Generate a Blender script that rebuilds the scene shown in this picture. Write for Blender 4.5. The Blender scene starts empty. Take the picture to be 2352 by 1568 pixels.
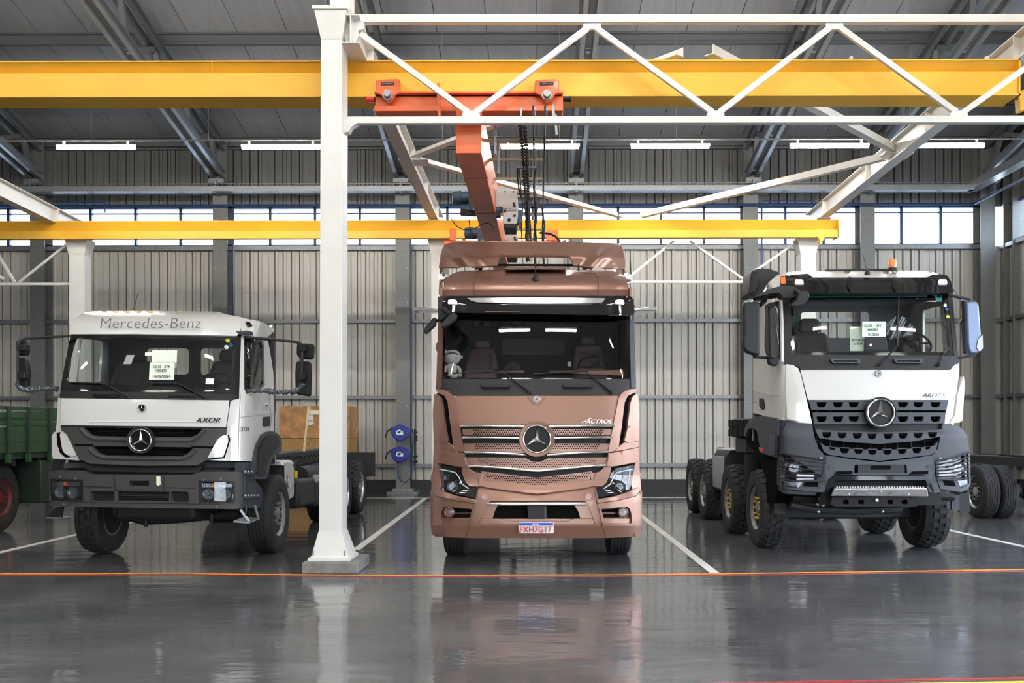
import bpy, bmesh, math, random
from mathutils import Vector as V, Matrix
from mathutils.geometry import tessellate_polygon
random.seed(7)
SC = bpy.context.scene
COL = SC.collection
# ------------------------------------------------------------------ camera
F, CX, HY, H, PHI = 2150.0, 1225.0, 988.0, 1.65, 0.0020
cd = bpy.data.cameras.new('camera')
cam = bpy.data.objects.new('camera', cd); COL.objects.link(cam)
cd.sensor_width = 36.0; cd.lens = F / 2352 * 36.0
cd.shift_x = (1176 - CX) / 2352; cd.shift_y = (HY - 784) / 2352
cd.clip_end = 400
cam.location = (0, 0, H)
cam.rotation_euler = (Matrix.Rotation(math.pi/2, 3, 'X') @ Matrix.Rotation(-PHI, 3, 'Z')).to_euler()
SC.camera = cam
# ------------------------------------------------------------------ world, exposure
w = bpy.data.worlds.new('overcast_sky'); SC.world = w; w.use_nodes = True
nt = w.node_tree; nt.nodes.clear()
wo = nt.nodes.new('ShaderNodeOutputWorld'); bg = nt.nodes.new('ShaderNodeBackground')
tc = nt.nodes.new('ShaderNodeTexCoord'); sp = nt.nodes.new('ShaderNodeSeparateXYZ')
cr = nt.nodes.new('ShaderNodeValToRGB')
nt.links.new(tc.outputs['Generated'], sp.inputs[0]); nt.links.new(sp.outputs['Z'], cr.inputs[0])
cr.color_ramp.elements[0].position = 0.0; cr.color_ramp.elements[0].color = (0.86, 0.93, 1.0, 1)
cr.color_ramp.elements[1].position = 0.8; cr.color_ramp.elements[1].color = (0.55, 0.72, 1.0, 1)
nt.links.new(cr.outputs[0], bg.inputs[0]); bg.inputs[1].default_value = 2.3
nt.links.new(bg.outputs[0], wo.inputs[0])
SC.view_settings.view_transform = 'Standard'; SC.view_settings.look = 'None'
SC.view_settings.gamma = 1.0; SC.view_settings.use_curve_mapping = False
SC.view_settings.exposure = 2.25
try:
    SC.cycles.use_denoising = True
    SC.cycles.max_bounces = 8; SC.cycles.diffuse_bounces = 4; SC.cycles.glossy_bounces = 4
    SC.cycles.transparent_max_bounces = 12
    SC.cycles.caustics_reflective = False; SC.cycles.caustics_refractive = False
    SC.cycles.sample_clamp_indirect = 6.0
except Exception:
    pass
C_, S_ = math.cos(PHI), math.sin(PHI)
def _d(px, py):
    ix, iy = px - CX, py - HY
    return (ix*C_ - iy*S_)/F, (ix*S_ + iy*C_)/F
def P(px, py, Y):                       # the point seen at that pixel, Y metres away
    a, b = _d(px, py); return V((a*Y, Y, H - b*Y))
def PX(px, py, X):                      # the point seen at that pixel on the plane x = X
    a, b = _d(px, py); Y = X/a; return V((X, Y, H - b*Y))
def PZ(px, py, Z):                      # the point seen at that pixel on the plane z = Z
    a, b = _d(px, py); Y = (H - Z)/b; return V((a*Y, Y, Z))
# ------------------------------------------------------------------ materials
MT = {}
def mat(name, col, rough=0.5, metal=0.0, coat=0.0, noise=0.0, nscale=6.0, bump=0.0, bscale=40.0, spec=0.5,
        stretch=(1, 1, 1), col2=None, emit=None, estr=0.0, trans=0.0, flake=0.0):
    m = bpy.data.materials.new(name); m.use_nodes = True
    n = m.node_tree; b = n.nodes['Principled BSDF']
    b.inputs['Base Color'].default_value = (*col, 1); b.inputs['Roughness'].default_value = rough
    b.inputs['Metallic'].default_value = metal
    if 'Coat Weight' in b.inputs: b.inputs['Coat Weight'].default_value = coat; b.inputs['Coat Roughness'].default_value = 0.06
    b.inputs['Specular IOR Level'].default_value = spec
    if emit: b.inputs['Emission Color'].default_value = (*emit, 1); b.inputs['Emission Strength'].default_value = estr
    if noise or bump or flake:
        t = n.nodes.new('ShaderNodeTexCoord'); mp = n.nodes.new('ShaderNodeMapping')
        mp.inputs['Scale'].default_value = stretch
        n.links.new(t.outputs['Object'], mp.inputs[0])
    if noise:
        no = n.nodes.new('ShaderNodeTexNoise'); no.inputs['Scale'].default_value = nscale; no.inputs['Detail'].default_value = 4
        n.links.new(mp.outputs[0], no.inputs[0])
        r = n.nodes.new('ShaderNodeValToRGB')
        c2 = col2 or tuple(c*(1-noise) for c in col)
        r.color_ramp.elements[0].position = 0.35; r.color_ramp.elements[0].color = (*c2, 1)
        r.color_ramp.elements[1].position = 0.65; r.color_ramp.elements[1].color = (*col, 1)
        n.links.new(no.outputs[0], r.inputs[0]); n.links.new(r.outputs[0], b.inputs['Base Color'])
    if bump:
        no = n.nodes.new('ShaderNodeTexNoise'); no.inputs['Scale'].default_value = bscale; no.inputs['Detail'].default_value = 3
        n.links.new(mp.outputs[0], no.inputs[0])
        bm = n.nodes.new('ShaderNodeBump'); bm.inputs['Strength'].default_value = bump; bm.inputs['Distance'].default_value = 0.01
        n.links.new(no.outputs[0], bm.inputs['Height']); n.links.new(bm.outputs[0], b.inputs['Normal'])
    MT[name] = m; return m
def glassmat(name, tint, refl=0.09, rough=0.0):
    m = bpy.data.materials.new(name); m.use_nodes = True
    n = m.node_tree; n.nodes.clear()
    o = n.nodes.new('ShaderNodeOutputMaterial'); mx = n.nodes.new('ShaderNodeMixShader')
    tr = n.nodes.new('ShaderNodeBsdfTransparent'); tr.inputs[0].default_value = (*tint, 1)
    gl = n.nodes.new('ShaderNodeBsdfGlossy'); gl.inputs['Roughness'].default_value = rough
    fr = n.nodes.new('ShaderNodeFresnel'); fr.inputs[0].default_value = 1.5
    ma = n.nodes.new('ShaderNodeMath'); ma.operation = 'ADD'; ma.inputs[1].default_value = refl
    ge = n.nodes.new('ShaderNodeNewGeometry'); mi = n.nodes.new('ShaderNodeMath'); mi.operation = 'MULTIPLY_ADD'
    mi.inputs[1].default_value = -0.8333; mi.inputs[2].default_value = 1.5
    n.links.new(ge.outputs['Backfacing'], mi.inputs[0]); n.links.new(mi.outputs[0], fr.inputs[0])
    n.links.new(fr.outputs[0], ma.inputs[0]); n.links.new(ma.outputs[0], mx.inputs[0])
    n.links.new(tr.outputs[0], mx.inputs[1]); n.links.new(gl.outputs[0], mx.inputs[2])
    n.links.new(mx.outputs[0], o.inputs[0]); MT[name] = m; return m
mat('copper', (0.255, 0.138, 0.102), 0.31, 0.5, coat=0.22, bump=0.02, bscale=900)
mat('copper_dark', (0.13, 0.065, 0.05), 0.4, 0.5)
mat('white_paint', (0.60, 0.595, 0.575), 0.22, 0.0, coat=0.8)
mat('white_steel', (0.66, 0.645, 0.605), 0.35, noise=0.06, nscale=3)
mat('white_plastic', (0.85, 0.85, 0.85), 0.3)
mat('black_plastic', (0.009, 0.009, 0.010), 0.5, spec=0.3, bump=0.1, bscale=400)
mat('grey_plastic', (0.017, 0.017, 0.019), 0.5, spec=0.3, bump=0.12, bscale=300)
mat('blue_grey_plastic', (0.046, 0.052, 0.063), 0.48, spec=0.35, bump=0.12, bscale=300)
mat('axor_grey', (0.046, 0.043, 0.041), 0.55, spec=0.35, bump=0.12, bscale=300)
mat('gloss_black', (0.007, 0.006, 0.006), 0.06, coat=0.3)
mat('void_black', (0.004, 0.004, 0.004), 0.9, spec=0.05)
mat('rubber', (0.018, 0.018, 0.019), 0.75, noise=0.3, nscale=20, bump=0.2, bscale=80)
mat('rubber_old', (0.035, 0.03, 0.026), 0.85, noise=0.4, nscale=12)
mat('chrome', (0.74, 0.73, 0.71), 0.14, 1.0)
mat('alloy', (0.5, 0.5, 0.48), 0.35, 0.8, noise=0.3, nscale=15)
mat('rim_grey', (0.30, 0.29, 0.27), 0.5, 0.4, noise=0.3, nscale=9)
mat('red_rim', (0.22, 0.02, 0.015), 0.55, noise=0.4, nscale=8)
mat('brass', (0.75, 0.55, 0.12), 0.4, 0.4)
mat('lamp_inner', (0.30, 0.31, 0.32), 0.12, 0.9, bump=0.6, bscale=60)
mat('orange_lens', (0.9, 0.2, 0.03), 0.2, coat=0.6)
mat('red_lens', (0.6, 0.03, 0.02), 0.25)
mat('seat_fabric', (0.05, 0.038, 0.04), 0.8, noise=0.3, nscale=30)
mat('seat_leather', (0.16, 0.105, 0.115), 0.6, noise=0.2, nscale=12)
mat('cab_lining', (0.035, 0.036, 0.04), 0.8)
mat('cab_lining_light', (0.16, 0.165, 0.17), 0.8)
mat('dash', (0.02, 0.02, 0.022), 0.6)
mat('dash_copper', (0.35, 0.2, 0.15), 0.4, 0.5)
mat('paper', (0.78, 0.84, 0.72), 0.8)
mat('paper_green', (0.62, 0.80, 0.66), 0.8)
mat('ink', (0.02, 0.02, 0.025), 0.8)
mat('ink_red', (0.45, 0.01, 0.02), 0.6)
mat('silver_ink', (0.13, 0.13, 0.14), 0.4)
mat('plate_white', (0.85, 0.86, 0.88), 0.4)
mat('plate_blue', (0.02, 0.07, 0.42), 0.4)
mat('sticker_blue', (0.02, 0.09, 0.35), 0.5)
mat('sticker_yellow', (0.6, 0.6, 0.05), 0.5)
mat('sticker_teal', (0.03, 0.25, 0.22), 0.4)
mat('masking_tape', (0.75, 0.72, 0.55), 0.8)
mat('plush', (0.88, 0.88, 0.82), 0.95, bump=0.6, bscale=120)
mat('plush_cap', (0.75, 0.77, 0.74), 0.95, bump=0.6, bscale=120)
mat('yellow_steel', (0.82, 0.44, 0.03), 0.5, noise=0.08, nscale=2)
mat('yellow_dark', (0.60, 0.30, 0.02), 0.5)
mat('orange_steel', (0.68, 0.115, 0.018), 0.42, noise=0.22, nscale=3, coat=0.1)
mat('red_plastic', (0.6, 0.02, 0.02), 0.35)
mat('galv', (0.26, 0.27, 0.28), 0.42, 0.6, noise=0.3, nscale=25)
mat('galv_bright', (0.42, 0.44, 0.46), 0.3, 0.7, noise=0.2, nscale=25)
mat('column_grey', (0.20, 0.205, 0.20), 0.5, 0.3, noise=0.25, nscale=30)
mat('cladding_upper_shaded', (0.135, 0.135, 0.13), 0.5, 0.1, noise=0.12, nscale=1.2, stretch=(1, 1, 0.2))  # same sheeting as cladding; shade above the windows is put into the darker colour
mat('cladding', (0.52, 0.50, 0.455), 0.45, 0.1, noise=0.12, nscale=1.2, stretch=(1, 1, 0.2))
mat('roof_panel', (0.33, 0.335, 0.35), 0.33, 0.1, noise=0.12, nscale=1.5, stretch=(6, .3, 1), bump=0.05, bscale=12)
mat('purlin', (0.12, 0.125, 0.13), 0.5, 0.3)
mat('plinth', (0.035, 0.035, 0.035), 0.8)
mat('concrete', (0.19, 0.19, 0.185), 0.7, noise=0.3, nscale=9, bump=0.3, bscale=30)
mat('outside_ground', (0.35, 0.34, 0.32), 0.9)
mat('line_white', (0.78, 0.76, 0.70), 0.35, noise=0.15, nscale=9)
mat('line_orange', (0.95, 0.33, 0.02), 0.3)
mat('line_yellow', (0.95, 0.62, 0.03), 0.3)
mat('line_red', (0.38, 0.012, 0.012), 0.3)
mat('blue_steel', (0.02, 0.045, 0.11), 0.4)
mat('blue_pipe', (0.015, 0.045, 0.14), 0.3)
mat('motor_blue', (0.045, 0.085, 0.12), 0.4, coat=0.3)
mat('hoist_grey', (0.50, 0.50, 0.48), 0.4)
mat('cable_black', (0.012, 0.012, 0.012), 0.6)
mat('arm_olive', (0.25, 0.23, 0.15), 0.55)
mat('reel_blue', (0.02, 0.035, 0.26), 0.35, coat=0.3)
mat('cardboard', (0.52, 0.27, 0.11), 0.75, noise=0.45, nscale=5, bump=0.4, bscale=20)
mat('osb', (0.45, 0.26, 0.09), 0.8, noise=0.5, nscale=40)
mat('wood_pale', (0.78, 0.62, 0.38), 0.7)
mat('green_paint', (0.022, 0.065, 0.024), 0.45, noise=0.2, nscale=6)
mat('green_dark', (0.015, 0.03, 0.018), 0.6)
mat('chassis_black', (0.012, 0.012, 0.013), 0.5, noise=0.3, nscale=20)
mat('engine_black', (0.008, 0.008, 0.009), 0.6)
mat('grey_step', (0.35, 0.36, 0.38), 0.45, 0.5)
mat('tank_alloy', (0.72, 0.70, 0.66), 0.3, 0.7)
mat('plastic_wrap', (0.06, 0.07, 0.08), 0.12, coat=0.6, bump=1.0, bscale=35)
mat('tube_light', (0.9, 0.9, 0.9), 0.4, emit=(1.0, 0.95, 0.87), estr=52.0)
mat('light_body', (0.7, 0.7, 0.7), 0.4)
mat('wall_beyond', (0.16, 0.16, 0.155), 0.8, noise=0.2, nscale=2)
mat('silver_step', (0.55, 0.56, 0.58), 0.33, 0.7, noise=0.15, nscale=20)
mat('mirror_blue', (0.10, 0.15, 0.25), 0.25, 0.2)
glassmat('windscreen_glass', (0.72, 0.76, 0.74), 0.03)
glassmat('dark_glass', (0.50, 0.50, 0.50), 0.0)
glassmat('lens_glass', (0.85, 0.86, 0.88), 0.02)
glassmat('pane_glass', (0.93, 0.95, 0.97), 0.0)
glassmat('plastic_film', (0.75, 0.8, 0.82), 0.15, 0.15)
# floor: glossy grey epoxy
m = mat('epoxy_floor', (0.10, 0.10, 0.104), 0.09, 0.0, spec=0.75)
n = m.node_tree; b = n.nodes['Principled BSDF']
t = n.nodes.new('ShaderNodeTexCoord')
def _noise(scale, st, det=3):
    mp = n.nodes.new('ShaderNodeMapping'); mp.inputs['Scale'].default_value = st
    no = n.nodes.new('ShaderNodeTexNoise'); no.inputs['Scale'].default_value = scale; no.inputs['Detail'].default_value = det
    n.links.new(t.outputs['Object'], mp.inputs[0]); n.links.new(mp.outputs[0], no.inputs[0]); return no
n1 = _noise(0.9, (1, 1, 1), 6); r = n.nodes.new('ShaderNodeValToRGB')
r.color_ramp.elements[0].position = 0.3; r.color_ramp.elements[0].color = (0.07, 0.072, 0.078, 1)
r.color_ramp.elements[1].position = 0.7; r.color_ramp.elements[1].color = (0.125, 0.126, 0.132, 1)
n.links.new(n1.outputs[0], r.inputs[0]); n.links.new(r.outputs[0], b.inputs['Base Color'])
n3 = _noise(1.3, (0.7, 2.2, 1), 4); r3 = n.nodes.new('ShaderNodeMapRange')
r3.inputs[1].default_value = 0.3; r3.inputs[2].default_value = 0.75; r3.inputs[3].default_value = 0.05; r3.inputs[4].default_value = 0.16
n.links.new(n3.outputs[0], r3.inputs[0]); n.links.new(r3.outputs[0], b.inputs['Roughness'])
n2 = _noise(1.6, (0.8, 2.0, 1), 3); n4 = _noise(9, (0.7, 1.6, 1), 2)
ad = n.nodes.new('ShaderNodeMath'); ad.operation = 'MULTIPLY_ADD'; ad.inputs[1].default_value = 0.10
n.links.new(n4.outputs[0], ad.inputs[0]); n.links.new(n2.outputs[0], ad.inputs[2])
bm_ = n.nodes.new('ShaderNodeBump'); bm_.inputs['Strength'].default_value = 0.55; bm_.inputs['Distance'].default_value = 0.012
n.links.new(ad.outputs[0], bm_.inputs['Height']); n.links.new(bm_.outputs[0], b.inputs['Normal'])
# ------------------------------------------------------------------ object helpers
def tag(o, label=None, cat=None, group=None, kind=None):
    if label: o['label'] = label
    if cat: o['category'] = cat
    if group: o['group'] = group
    if kind: o['kind'] = kind
    return o
def thing(name, label, cat, loc=(0, 0, 0), group=None, kind=None):
    o = bpy.data.objects.new(name, None); COL.objects.link(o); o.location = loc
    o.empty_display_size = 0.2
    return tag(o, label, cat, group, kind)
def origin(o):
    p = V((0, 0, 0))
    while o is not None:
        p = p + V(o.location); o = o.parent
    return p
def finish(bm, name, m, parent=None, bevel=0.0, seg=2, sharp=35, smooth=True, loc=None, label=None, kind=None, merge=False):
    if merge: bmesh.ops.remove_doubles(bm, verts=bm.verts, dist=1e-5)
    base = V(loc) if loc is not None else V((0, 0, 0))
    org = (origin(parent) if parent is not None else V((0, 0, 0))) + base
    if parent is not None and loc is None: org = origin(parent)
    bmesh.ops.translate(bm, verts=bm.verts, vec=-org)
    bmesh.ops.recalc_face_normals(bm, faces=bm.faces)
    if smooth:
        lim = math.radians(sharp)
        for f in bm.faces: f.smooth = True
        for e in bm.edges:
            if len(e.link_faces) != 2 or e.calc_face_angle(0) > lim: e.smooth = False
    me = bpy.data.meshes.new(name); bm.to_mesh(me); bm.free()
    if m is not None: me.materials.append(MT[m] if isinstance(m, str) else m)
    o = bpy.data.objects.new(name, me); COL.objects.link(o)
    if parent is not None: o.parent = parent
    o.location = base
    if bevel:
        bv = o.modifiers.new('edge', 'BEVEL'); bv.width = bevel; bv.segments = seg
        bv.limit_method = 'ANGLE'; bv.angle_limit = math.radians(40); bv.harden_normals = False
    if label: o['label'] = label
    if kind: o['kind'] = kind
    return o
class MB:
    def __init__(s): s.v = []; s.f = []
    def add(s, vs, fs):
        b = len(s.v); s.v += [tuple(v) for v in vs]; s.f += [tuple(i+b for i in f) for f in fs]; return s
    def box(s, x0, x1, y0, y1, z0, z1):
        return s.add([(x0,y0,z0),(x1,y0,z0),(x1,y1,z0),(x0,y1,z0),(x0,y0,z1),(x1,y0,z1),(x1,y1,z1),(x0,y1,z1)],
                     [(0,3,2,1),(4,5,6,7),(0,1,5,4),(1,2,6,5),(2,3,7,6),(3,0,4,7)])
    def hexa(s, p):                                    # 8 corners: bottom 4 then top 4
        return s.add(p, [(0,3,2,1),(4,5,6,7),(0,1,5,4),(1,2,6,5),(2,3,7,6),(3,0,4,7)])
    def bar(s, p, q, w, h, up=(0, 0, 1)):              # rectangular bar centred on p-q
        p, q = V(p), V(q); d = (q-p).normalized(); u = V(up)
        sd = d.cross(u)
        if sd.length < 1e-5: sd = d.cross(V((1, 0, 0)))
        sd.normalize(); u = sd.cross(d).normalized()
        a, b = sd*(w/2), u*(h/2)
        return s.hexa([p-a-b, p+a-b, q+a-b, q-a-b, p-a+b, p+a+b, q+a+b, q-a+b])
    def section(s, p, q, prof, up=(0, 0, 1)):          # closed 2-D profile (side, up) swept from p to q
        p, q = V(p), V(q); d = (q-p).normalized(); sd = d.cross(V(up)).normalized(); u = sd.cross(d).normalized()
        n = len(prof)
        vs = [p+sd*a+u*b for a, b in prof] + [q+sd*a+u*b for a, b in prof]
        fs = [(i, (i+1) % n, n+(i+1) % n, n+i) for i in range(n)] + [tuple(range(n-1, -1, -1)), tuple(range(n, 2*n))]
        return s.add(vs, fs)
    def prism(s, pts, vec):
        n = len(pts); v = V(vec); a = [V(p) for p in pts]
        return s.add(a + [p+v for p in a], [tuple(range(n-1, -1, -1)), tuple(range(n, 2*n))] +
                     [(i, (i+1) % n, n+(i+1) % n, n+i) for i in range(n)])
    def tube(s, path, r, n=8, caps=True, closed=False):
        pts = [V(p) for p in path]; m = len(pts); rs = r if isinstance(r, (list, tuple)) else [r]*m
        vs = []; nrm = None
        for i, p in enumerate(pts):
            if closed: d = pts[(i+1) % m]-pts[i-1]
            else: d = (pts[min(i+1, m-1)]-pts[max(i-1, 0)])
            d.normalize()
            if nrm is None:
                nrm = d.cross(V((0, 0, 1)))
                if nrm.length < 1e-3: nrm = d.cross(V((1, 0, 0)))
            nrm = (nrm - d*nrm.dot(d)).normalized(); bn = d.cross(nrm)
            for k in range(n):
                a = 2*math.pi*k/n; vs.append(p + (nrm*math.cos(a)+bn*math.sin(a))*rs[i])
        fs = []
        for i in range(m if closed else m-1):
            j = (i+1) % m
            for k in range(n): fs.append((i*n+k, i*n+(k+1) % n, j*n+(k+1) % n, j*n+k))
        if caps and not closed: fs += [tuple(range(n-1, -1, -1)), tuple(range((m-1)*n, m*n))]
        return s.add(vs, fs)
    def cyl(s, p, q, r, n=16, r2=None): return s.tube([p, q], [r, r if r2 is None else r2], n)
    def lathe(s, c, axis, prof, n=32, ref=None):       # prof: (along, radius)
        c, ax = V(c), V(axis).normalized()
        u = ax.cross(V(ref) if ref else V((0, 0, 1)))
        if u.length < 1e-3: u = ax.cross(V((0, 1, 0)))
        u.normalize(); w_ = ax.cross(u); m = len(prof); vs = []
        for a, r_ in prof:
            for k in range(n):
                t_ = 2*math.pi*k/n; vs.append(c+ax*a+(u*math.cos(t_)+w_*math.sin(t_))*max(r_, 1e-4))
        fs = [(i*n+k, i*n+(k+1) % n, (i+1)*n+(k+1) % n, (i+1)*n+k) for i in range(m-1) for k in range(n)]
        fs += [tuple(range(n-1, -1, -1)), tuple(range((m-1)*n, m*n))]
        return s.add(vs, fs)
    def ball(s, c, rx, ry, rz, n=16, m=10, rot=None):
        vs = []; c = V(c)
        for i in range(m+1):
            a = math.pi*i/m
            for k in range(n):
                b_ = 2*math.pi*k/n
                p = V((rx*math.sin(a)*math.cos(b_), ry*math.sin(a)*math.sin(b_), rz*math.cos(a)))
                if rot: p = rot @ p
                vs.append(c+p)
        fs = [(i*n+k, i*n+(k+1) % n, (i+1)*n+(k+1) % n, (i+1)*n+k) for i in range(m) for k in range(n)]
        s.add(vs, fs); s.md = True; return s
    def grid(s, rows):
        m, n = len(rows), len(rows[0]); vs = [p for r_ in rows for p in r_]
        return s.add(vs, [(i*n+k, i*n+k+1, (i+1)*n+k+1, (i+1)*n+k) for i in range(m-1) for k in range(n-1)])
    def build(s, name, m, parent=None, **k):
        bm = bmesh.new(); vs = [bm.verts.new(v) for v in s.v]
        for f in s.f:
            try: bm.faces.new([vs[i] for i in f])
            except ValueError: pass
        if getattr(s, 'md', False): bmesh.ops.remove_doubles(bm, verts=bm.verts, dist=1e-5); 
        return finish(bm, name, m, parent, **k)
def box(name, m, parent, x0, x1, y0, y1, z0, z1, **k): return MB().box(x0, x1, y0, y1, z0, z1).build(name, m, parent, **k)
def text(body, name, m, parent, pos, size, ext=0.002, shear=0.0, space=1.0, rz=0.0, sx=1.0, tilt=0.0, align='CENTER', label=None, bold=0.0, rvec=None):
    c = bpy.data.curves.new(name, 'FONT'); c.body = body; c.size = size; c.extrude = ext; c.shear = shear
    c.space_character = space; c.align_x = align; c.align_y = 'CENTER'; c.offset = bold; c.resolution_u = 3
    t0 = bpy.data.objects.new(name, c); COL.objects.link(t0)
    dg = bpy.context.evaluated_depsgraph_get(); me = bpy.data.meshes.new_from_object(t0.evaluated_get(dg))
    bpy.data.objects.remove(t0); bpy.data.curves.remove(c); me.materials.clear(); me.materials.append(MT[m])
    o = bpy.data.objects.new(name, me); COL.objects.link(o)
    if parent is not None: o.parent = parent; o.location = V(pos)-origin(parent)
    else: o.location = pos
    o.rotation_euler = rvec if rvec else (math.pi/2 - tilt, 0, rz)
    o.scale = (sx, 1, 1)
    if label: o['label'] = label
    return o
def smax(a, b, k=0.12):
    h = max(k-abs(a-b), 0.0)/k; return max(a, b)+h*h*k*0.25
def lerp(tab, x):                                       # piecewise smooth table
    if x <= tab[0][0]: return tab[0][1]
    for (a, va), (b_, vb) in zip(tab, tab[1:]):
        if x <= b_:
            t_ = (x-a)/(b_-a); return va+(vb-va)*t_
    return tab[-1][1]
def rnd(pts, r=4.0, n=3):                               # round a polygon's corners (pixels or metres)
    out = []; m = len(pts)
    for i in range(m):
        a, b_, c = V(pts[i-1]), V(pts[i]), V(pts[(i+1) % m])
        l1, l2 = (a-b_).length, (c-b_).length; rr = min(r, l1*0.45, l2*0.45)
        p, q = b_+(a-b_)*(rr/max(l1, 1e-6)), b_+(c-b_)*(rr/max(l2, 1e-6))
        for k in range(n+1):
            t_ = k/n; out.append(tuple(p*(1-t_)**2+b_*2*t_*(1-t_)+q*t_*t_))
    return out
def sheet(name, m, parent, pts, fn, thick=0.02, holes=(), step=14.0, vstep=None, bevel=0.0, **k):
    """flat outline (2-D) cut into cells, placed in space by fn(a, b), given thickness away from the viewer"""
    from mathutils.geometry import delaunay_2d_cdt
    bm = bmesh.new(); vst = vstep or step; loops = [[(p[0], p[1]) for p in l] for l in [pts]+list(holes)]
    co, ed, key = [], [], {}
    def idx(p):
        k_ = (round(p[0], 4), round(p[1], 4))
        if k_ not in key: key[k_] = len(co); co.append(V((p[0]/step, p[1]/vst)))
        return key[k_]
    for l in loops:
        for a, b_ in zip(l, l[1:]+l[:1]):
            n_ = max(1, int(math.ceil(max(abs(b_[0]-a[0])/step, abs(b_[1]-a[1])/vst))))
            q = [idx((a[0]+(b_[0]-a[0])*i/n_, a[1]+(b_[1]-a[1])*i/n_)) for i in range(n_+1)]
            ed += [(u, w_) for u, w_ in zip(q, q[1:]) if u != w_]
    def inside(x_, y_):
        r_ = False
        for l in loops:
            j_ = len(l)-1
            for i in range(len(l)):
                (xi, yi), (xj, yj) = l[i], l[j_]
                if (yi > y_) != (yj > y_) and x_ < (xj-xi)*(y_-yi)/(yj-yi)+xi: r_ = not r_
                j_ = i
        return r_
    xs = [p[0] for p in pts]; ys = [p[1] for p in pts]
    i = math.floor(min(xs)/step)
    bpts = list(co)
    while i*step < max(xs):
        j_ = math.floor(min(ys)/vst)
        while j_*vst < max(ys):
            q = V((i, j_))
            if inside(i*step, j_*vst) and all((q-c).length_squared > .1 for c in bpts): co.append(q)
            j_ += 1
        i += 1
    ov, oe, of, _, _, _ = delaunay_2d_cdt(co, ed, [], 0, 1e-6)
    vs = [bm.verts.new((p.x*step, p.y*vst, 0)) for p in ov]
    for f in of:
        cx0 = sum(ov[i].x for i in f)/3*step; cy0 = sum(ov[i].y for i in f)/3*vst
        if inside(cx0, cy0): bm.faces.new([vs[i] for i in f])
    for v in [v for v in bm.verts if not v.link_faces]: bm.verts.remove(v)
    for v in bm.verts: v.co = fn(v.co.x, v.co.y)
    bmesh.ops.recalc_face_normals(bm, faces=bm.faces)
    bm.normal_update()
    s_ = sum(f.normal.dot(f.calc_center_median()-cam.location)*f.calc_area() for f in bm.faces)
    if s_ > 0: bmesh.ops.reverse_faces(bm, faces=bm.faces); bm.normal_update()
    nm = {v.index: v.normal.copy() for v in bm.verts}; bm.verts.index_update()
    nm = [v.normal.copy() for v in bm.verts]; bm.verts.ensure_lookup_table()
    if thick:
        orig = bm.verts[:]; front = bm.faces[:]; twin = [bm.verts.new(v.co-nm[i]*thick) for i, v in enumerate(orig)]
        bm.verts.index_update(); bnd = [e for e in bm.edges if len(e.link_faces) == 1]
        for f in front: bm.faces.new([twin[v.index] for v in reversed(f.verts)])
        for e in bnd:
            a, b_ = e.verts
            try: bm.faces.new([b_, a, twin[a.index], twin[b_.index]])
            except ValueError: pass
    return finish(bm, name, m, parent, bevel=bevel, **k)
# ================================================================== THE HALL
YW = 25.0
def wx(px): return (px-CX)*YW/F
def wz(py, Y=YW): return H-(py-HY)*Y/F
XL, XR, YF = -16.0, 12.6, -16.0
RZ0, RS = 9.36, 0.22
def roofz(y): return RZ0+RS*(YW-y) if y > 4 else RZ0+RS*(YW-4)-RS*(4-y)
st = lambda o: tag(o, kind='structure')
st(box('ground', 'outside_ground', None, -90, 90, -80, 90, -0.12, -0.03))
fl = MB().grid([[(XL+(XR-XL)*i/8, YF+(YW-YF)*j/8, 0) for i in range(9)] for j in range(9)]).build('floor', 'epoxy_floor', None, smooth=False); st(fl)
# ---- rear wall: empty, with every sheet, girt and pane of its own
wb = st(thing('wall_back', None, None, (0, YW, 0)))
COLPX = [-320, 108, 520, 931, 1322, 1716, 1979, 2250]
COLX = [wx(p) for p in COLPX]
PIT = 0.2205
def ribbed(x0, x1, z0, z1, y, depth=0.04, along='x', sgn=-1):
    mb = MB(); k0 = math.ceil(x0/PIT - 1e-6); xs = [(x0, 0)]
    k = k0
    while k*PIT < x1-0.02:
        c = k*PIT
        for dx, d in ((-0.074, 0), (-0.068, -.08), (-0.040, -.08), (-0.034, depth*.6), (0.030, depth*.6), (0.048, 0)):
            if x0 < c+dx < x1: xs.append((c+dx, d))
        k += 1
    xs.append((x1, 0))
    def pt(x, d, z): return (x, y+sgn*d, z) if along == 'x' else (y+sgn*d, x, z)
    mb.grid([[pt(x, d, z0) for x, d in xs], [pt(x, d, z1) for x, d in xs]])
    return mb
x = -15.88
while x < XR-0.05:
    x1 = min(x+PIT*5, XR)
    ribbed(x+0.006, x1-0.004, 0.30, wz(567), YW).build('cladding_sheet', 'cladding', wb, smooth=False)
    ribbed(x+0.006, x1-0.004, wz(474), wz(322)+.2, YW).build('cladding_sheet', 'cladding_upper_shaded', wb, smooth=False)
    x = x1
box('backing_board', 'cladding', wb, XL, XR, YW+0.09, YW+0.14, 0.0, wz(567))
box('backing_board', 'cladding_upper_shaded', wb, XL, XR, YW+0.09, YW+0.14, wz(474), 9.9)
box('plinth', 'plinth', wb, XL, XR, YW-0.10, YW+0.02, 0.0, 0.34)
for py in (738, 912, 1068):
    box('girt', 'galv', wb, XL, XR, YW-0.16, YW-0.045, wz(py)-0.045, wz(py)+0.045)
box('girt', 'galv', wb, XL, XR, YW-0.16, YW-0.04, wz(345), wz(345)+0.07)
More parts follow.
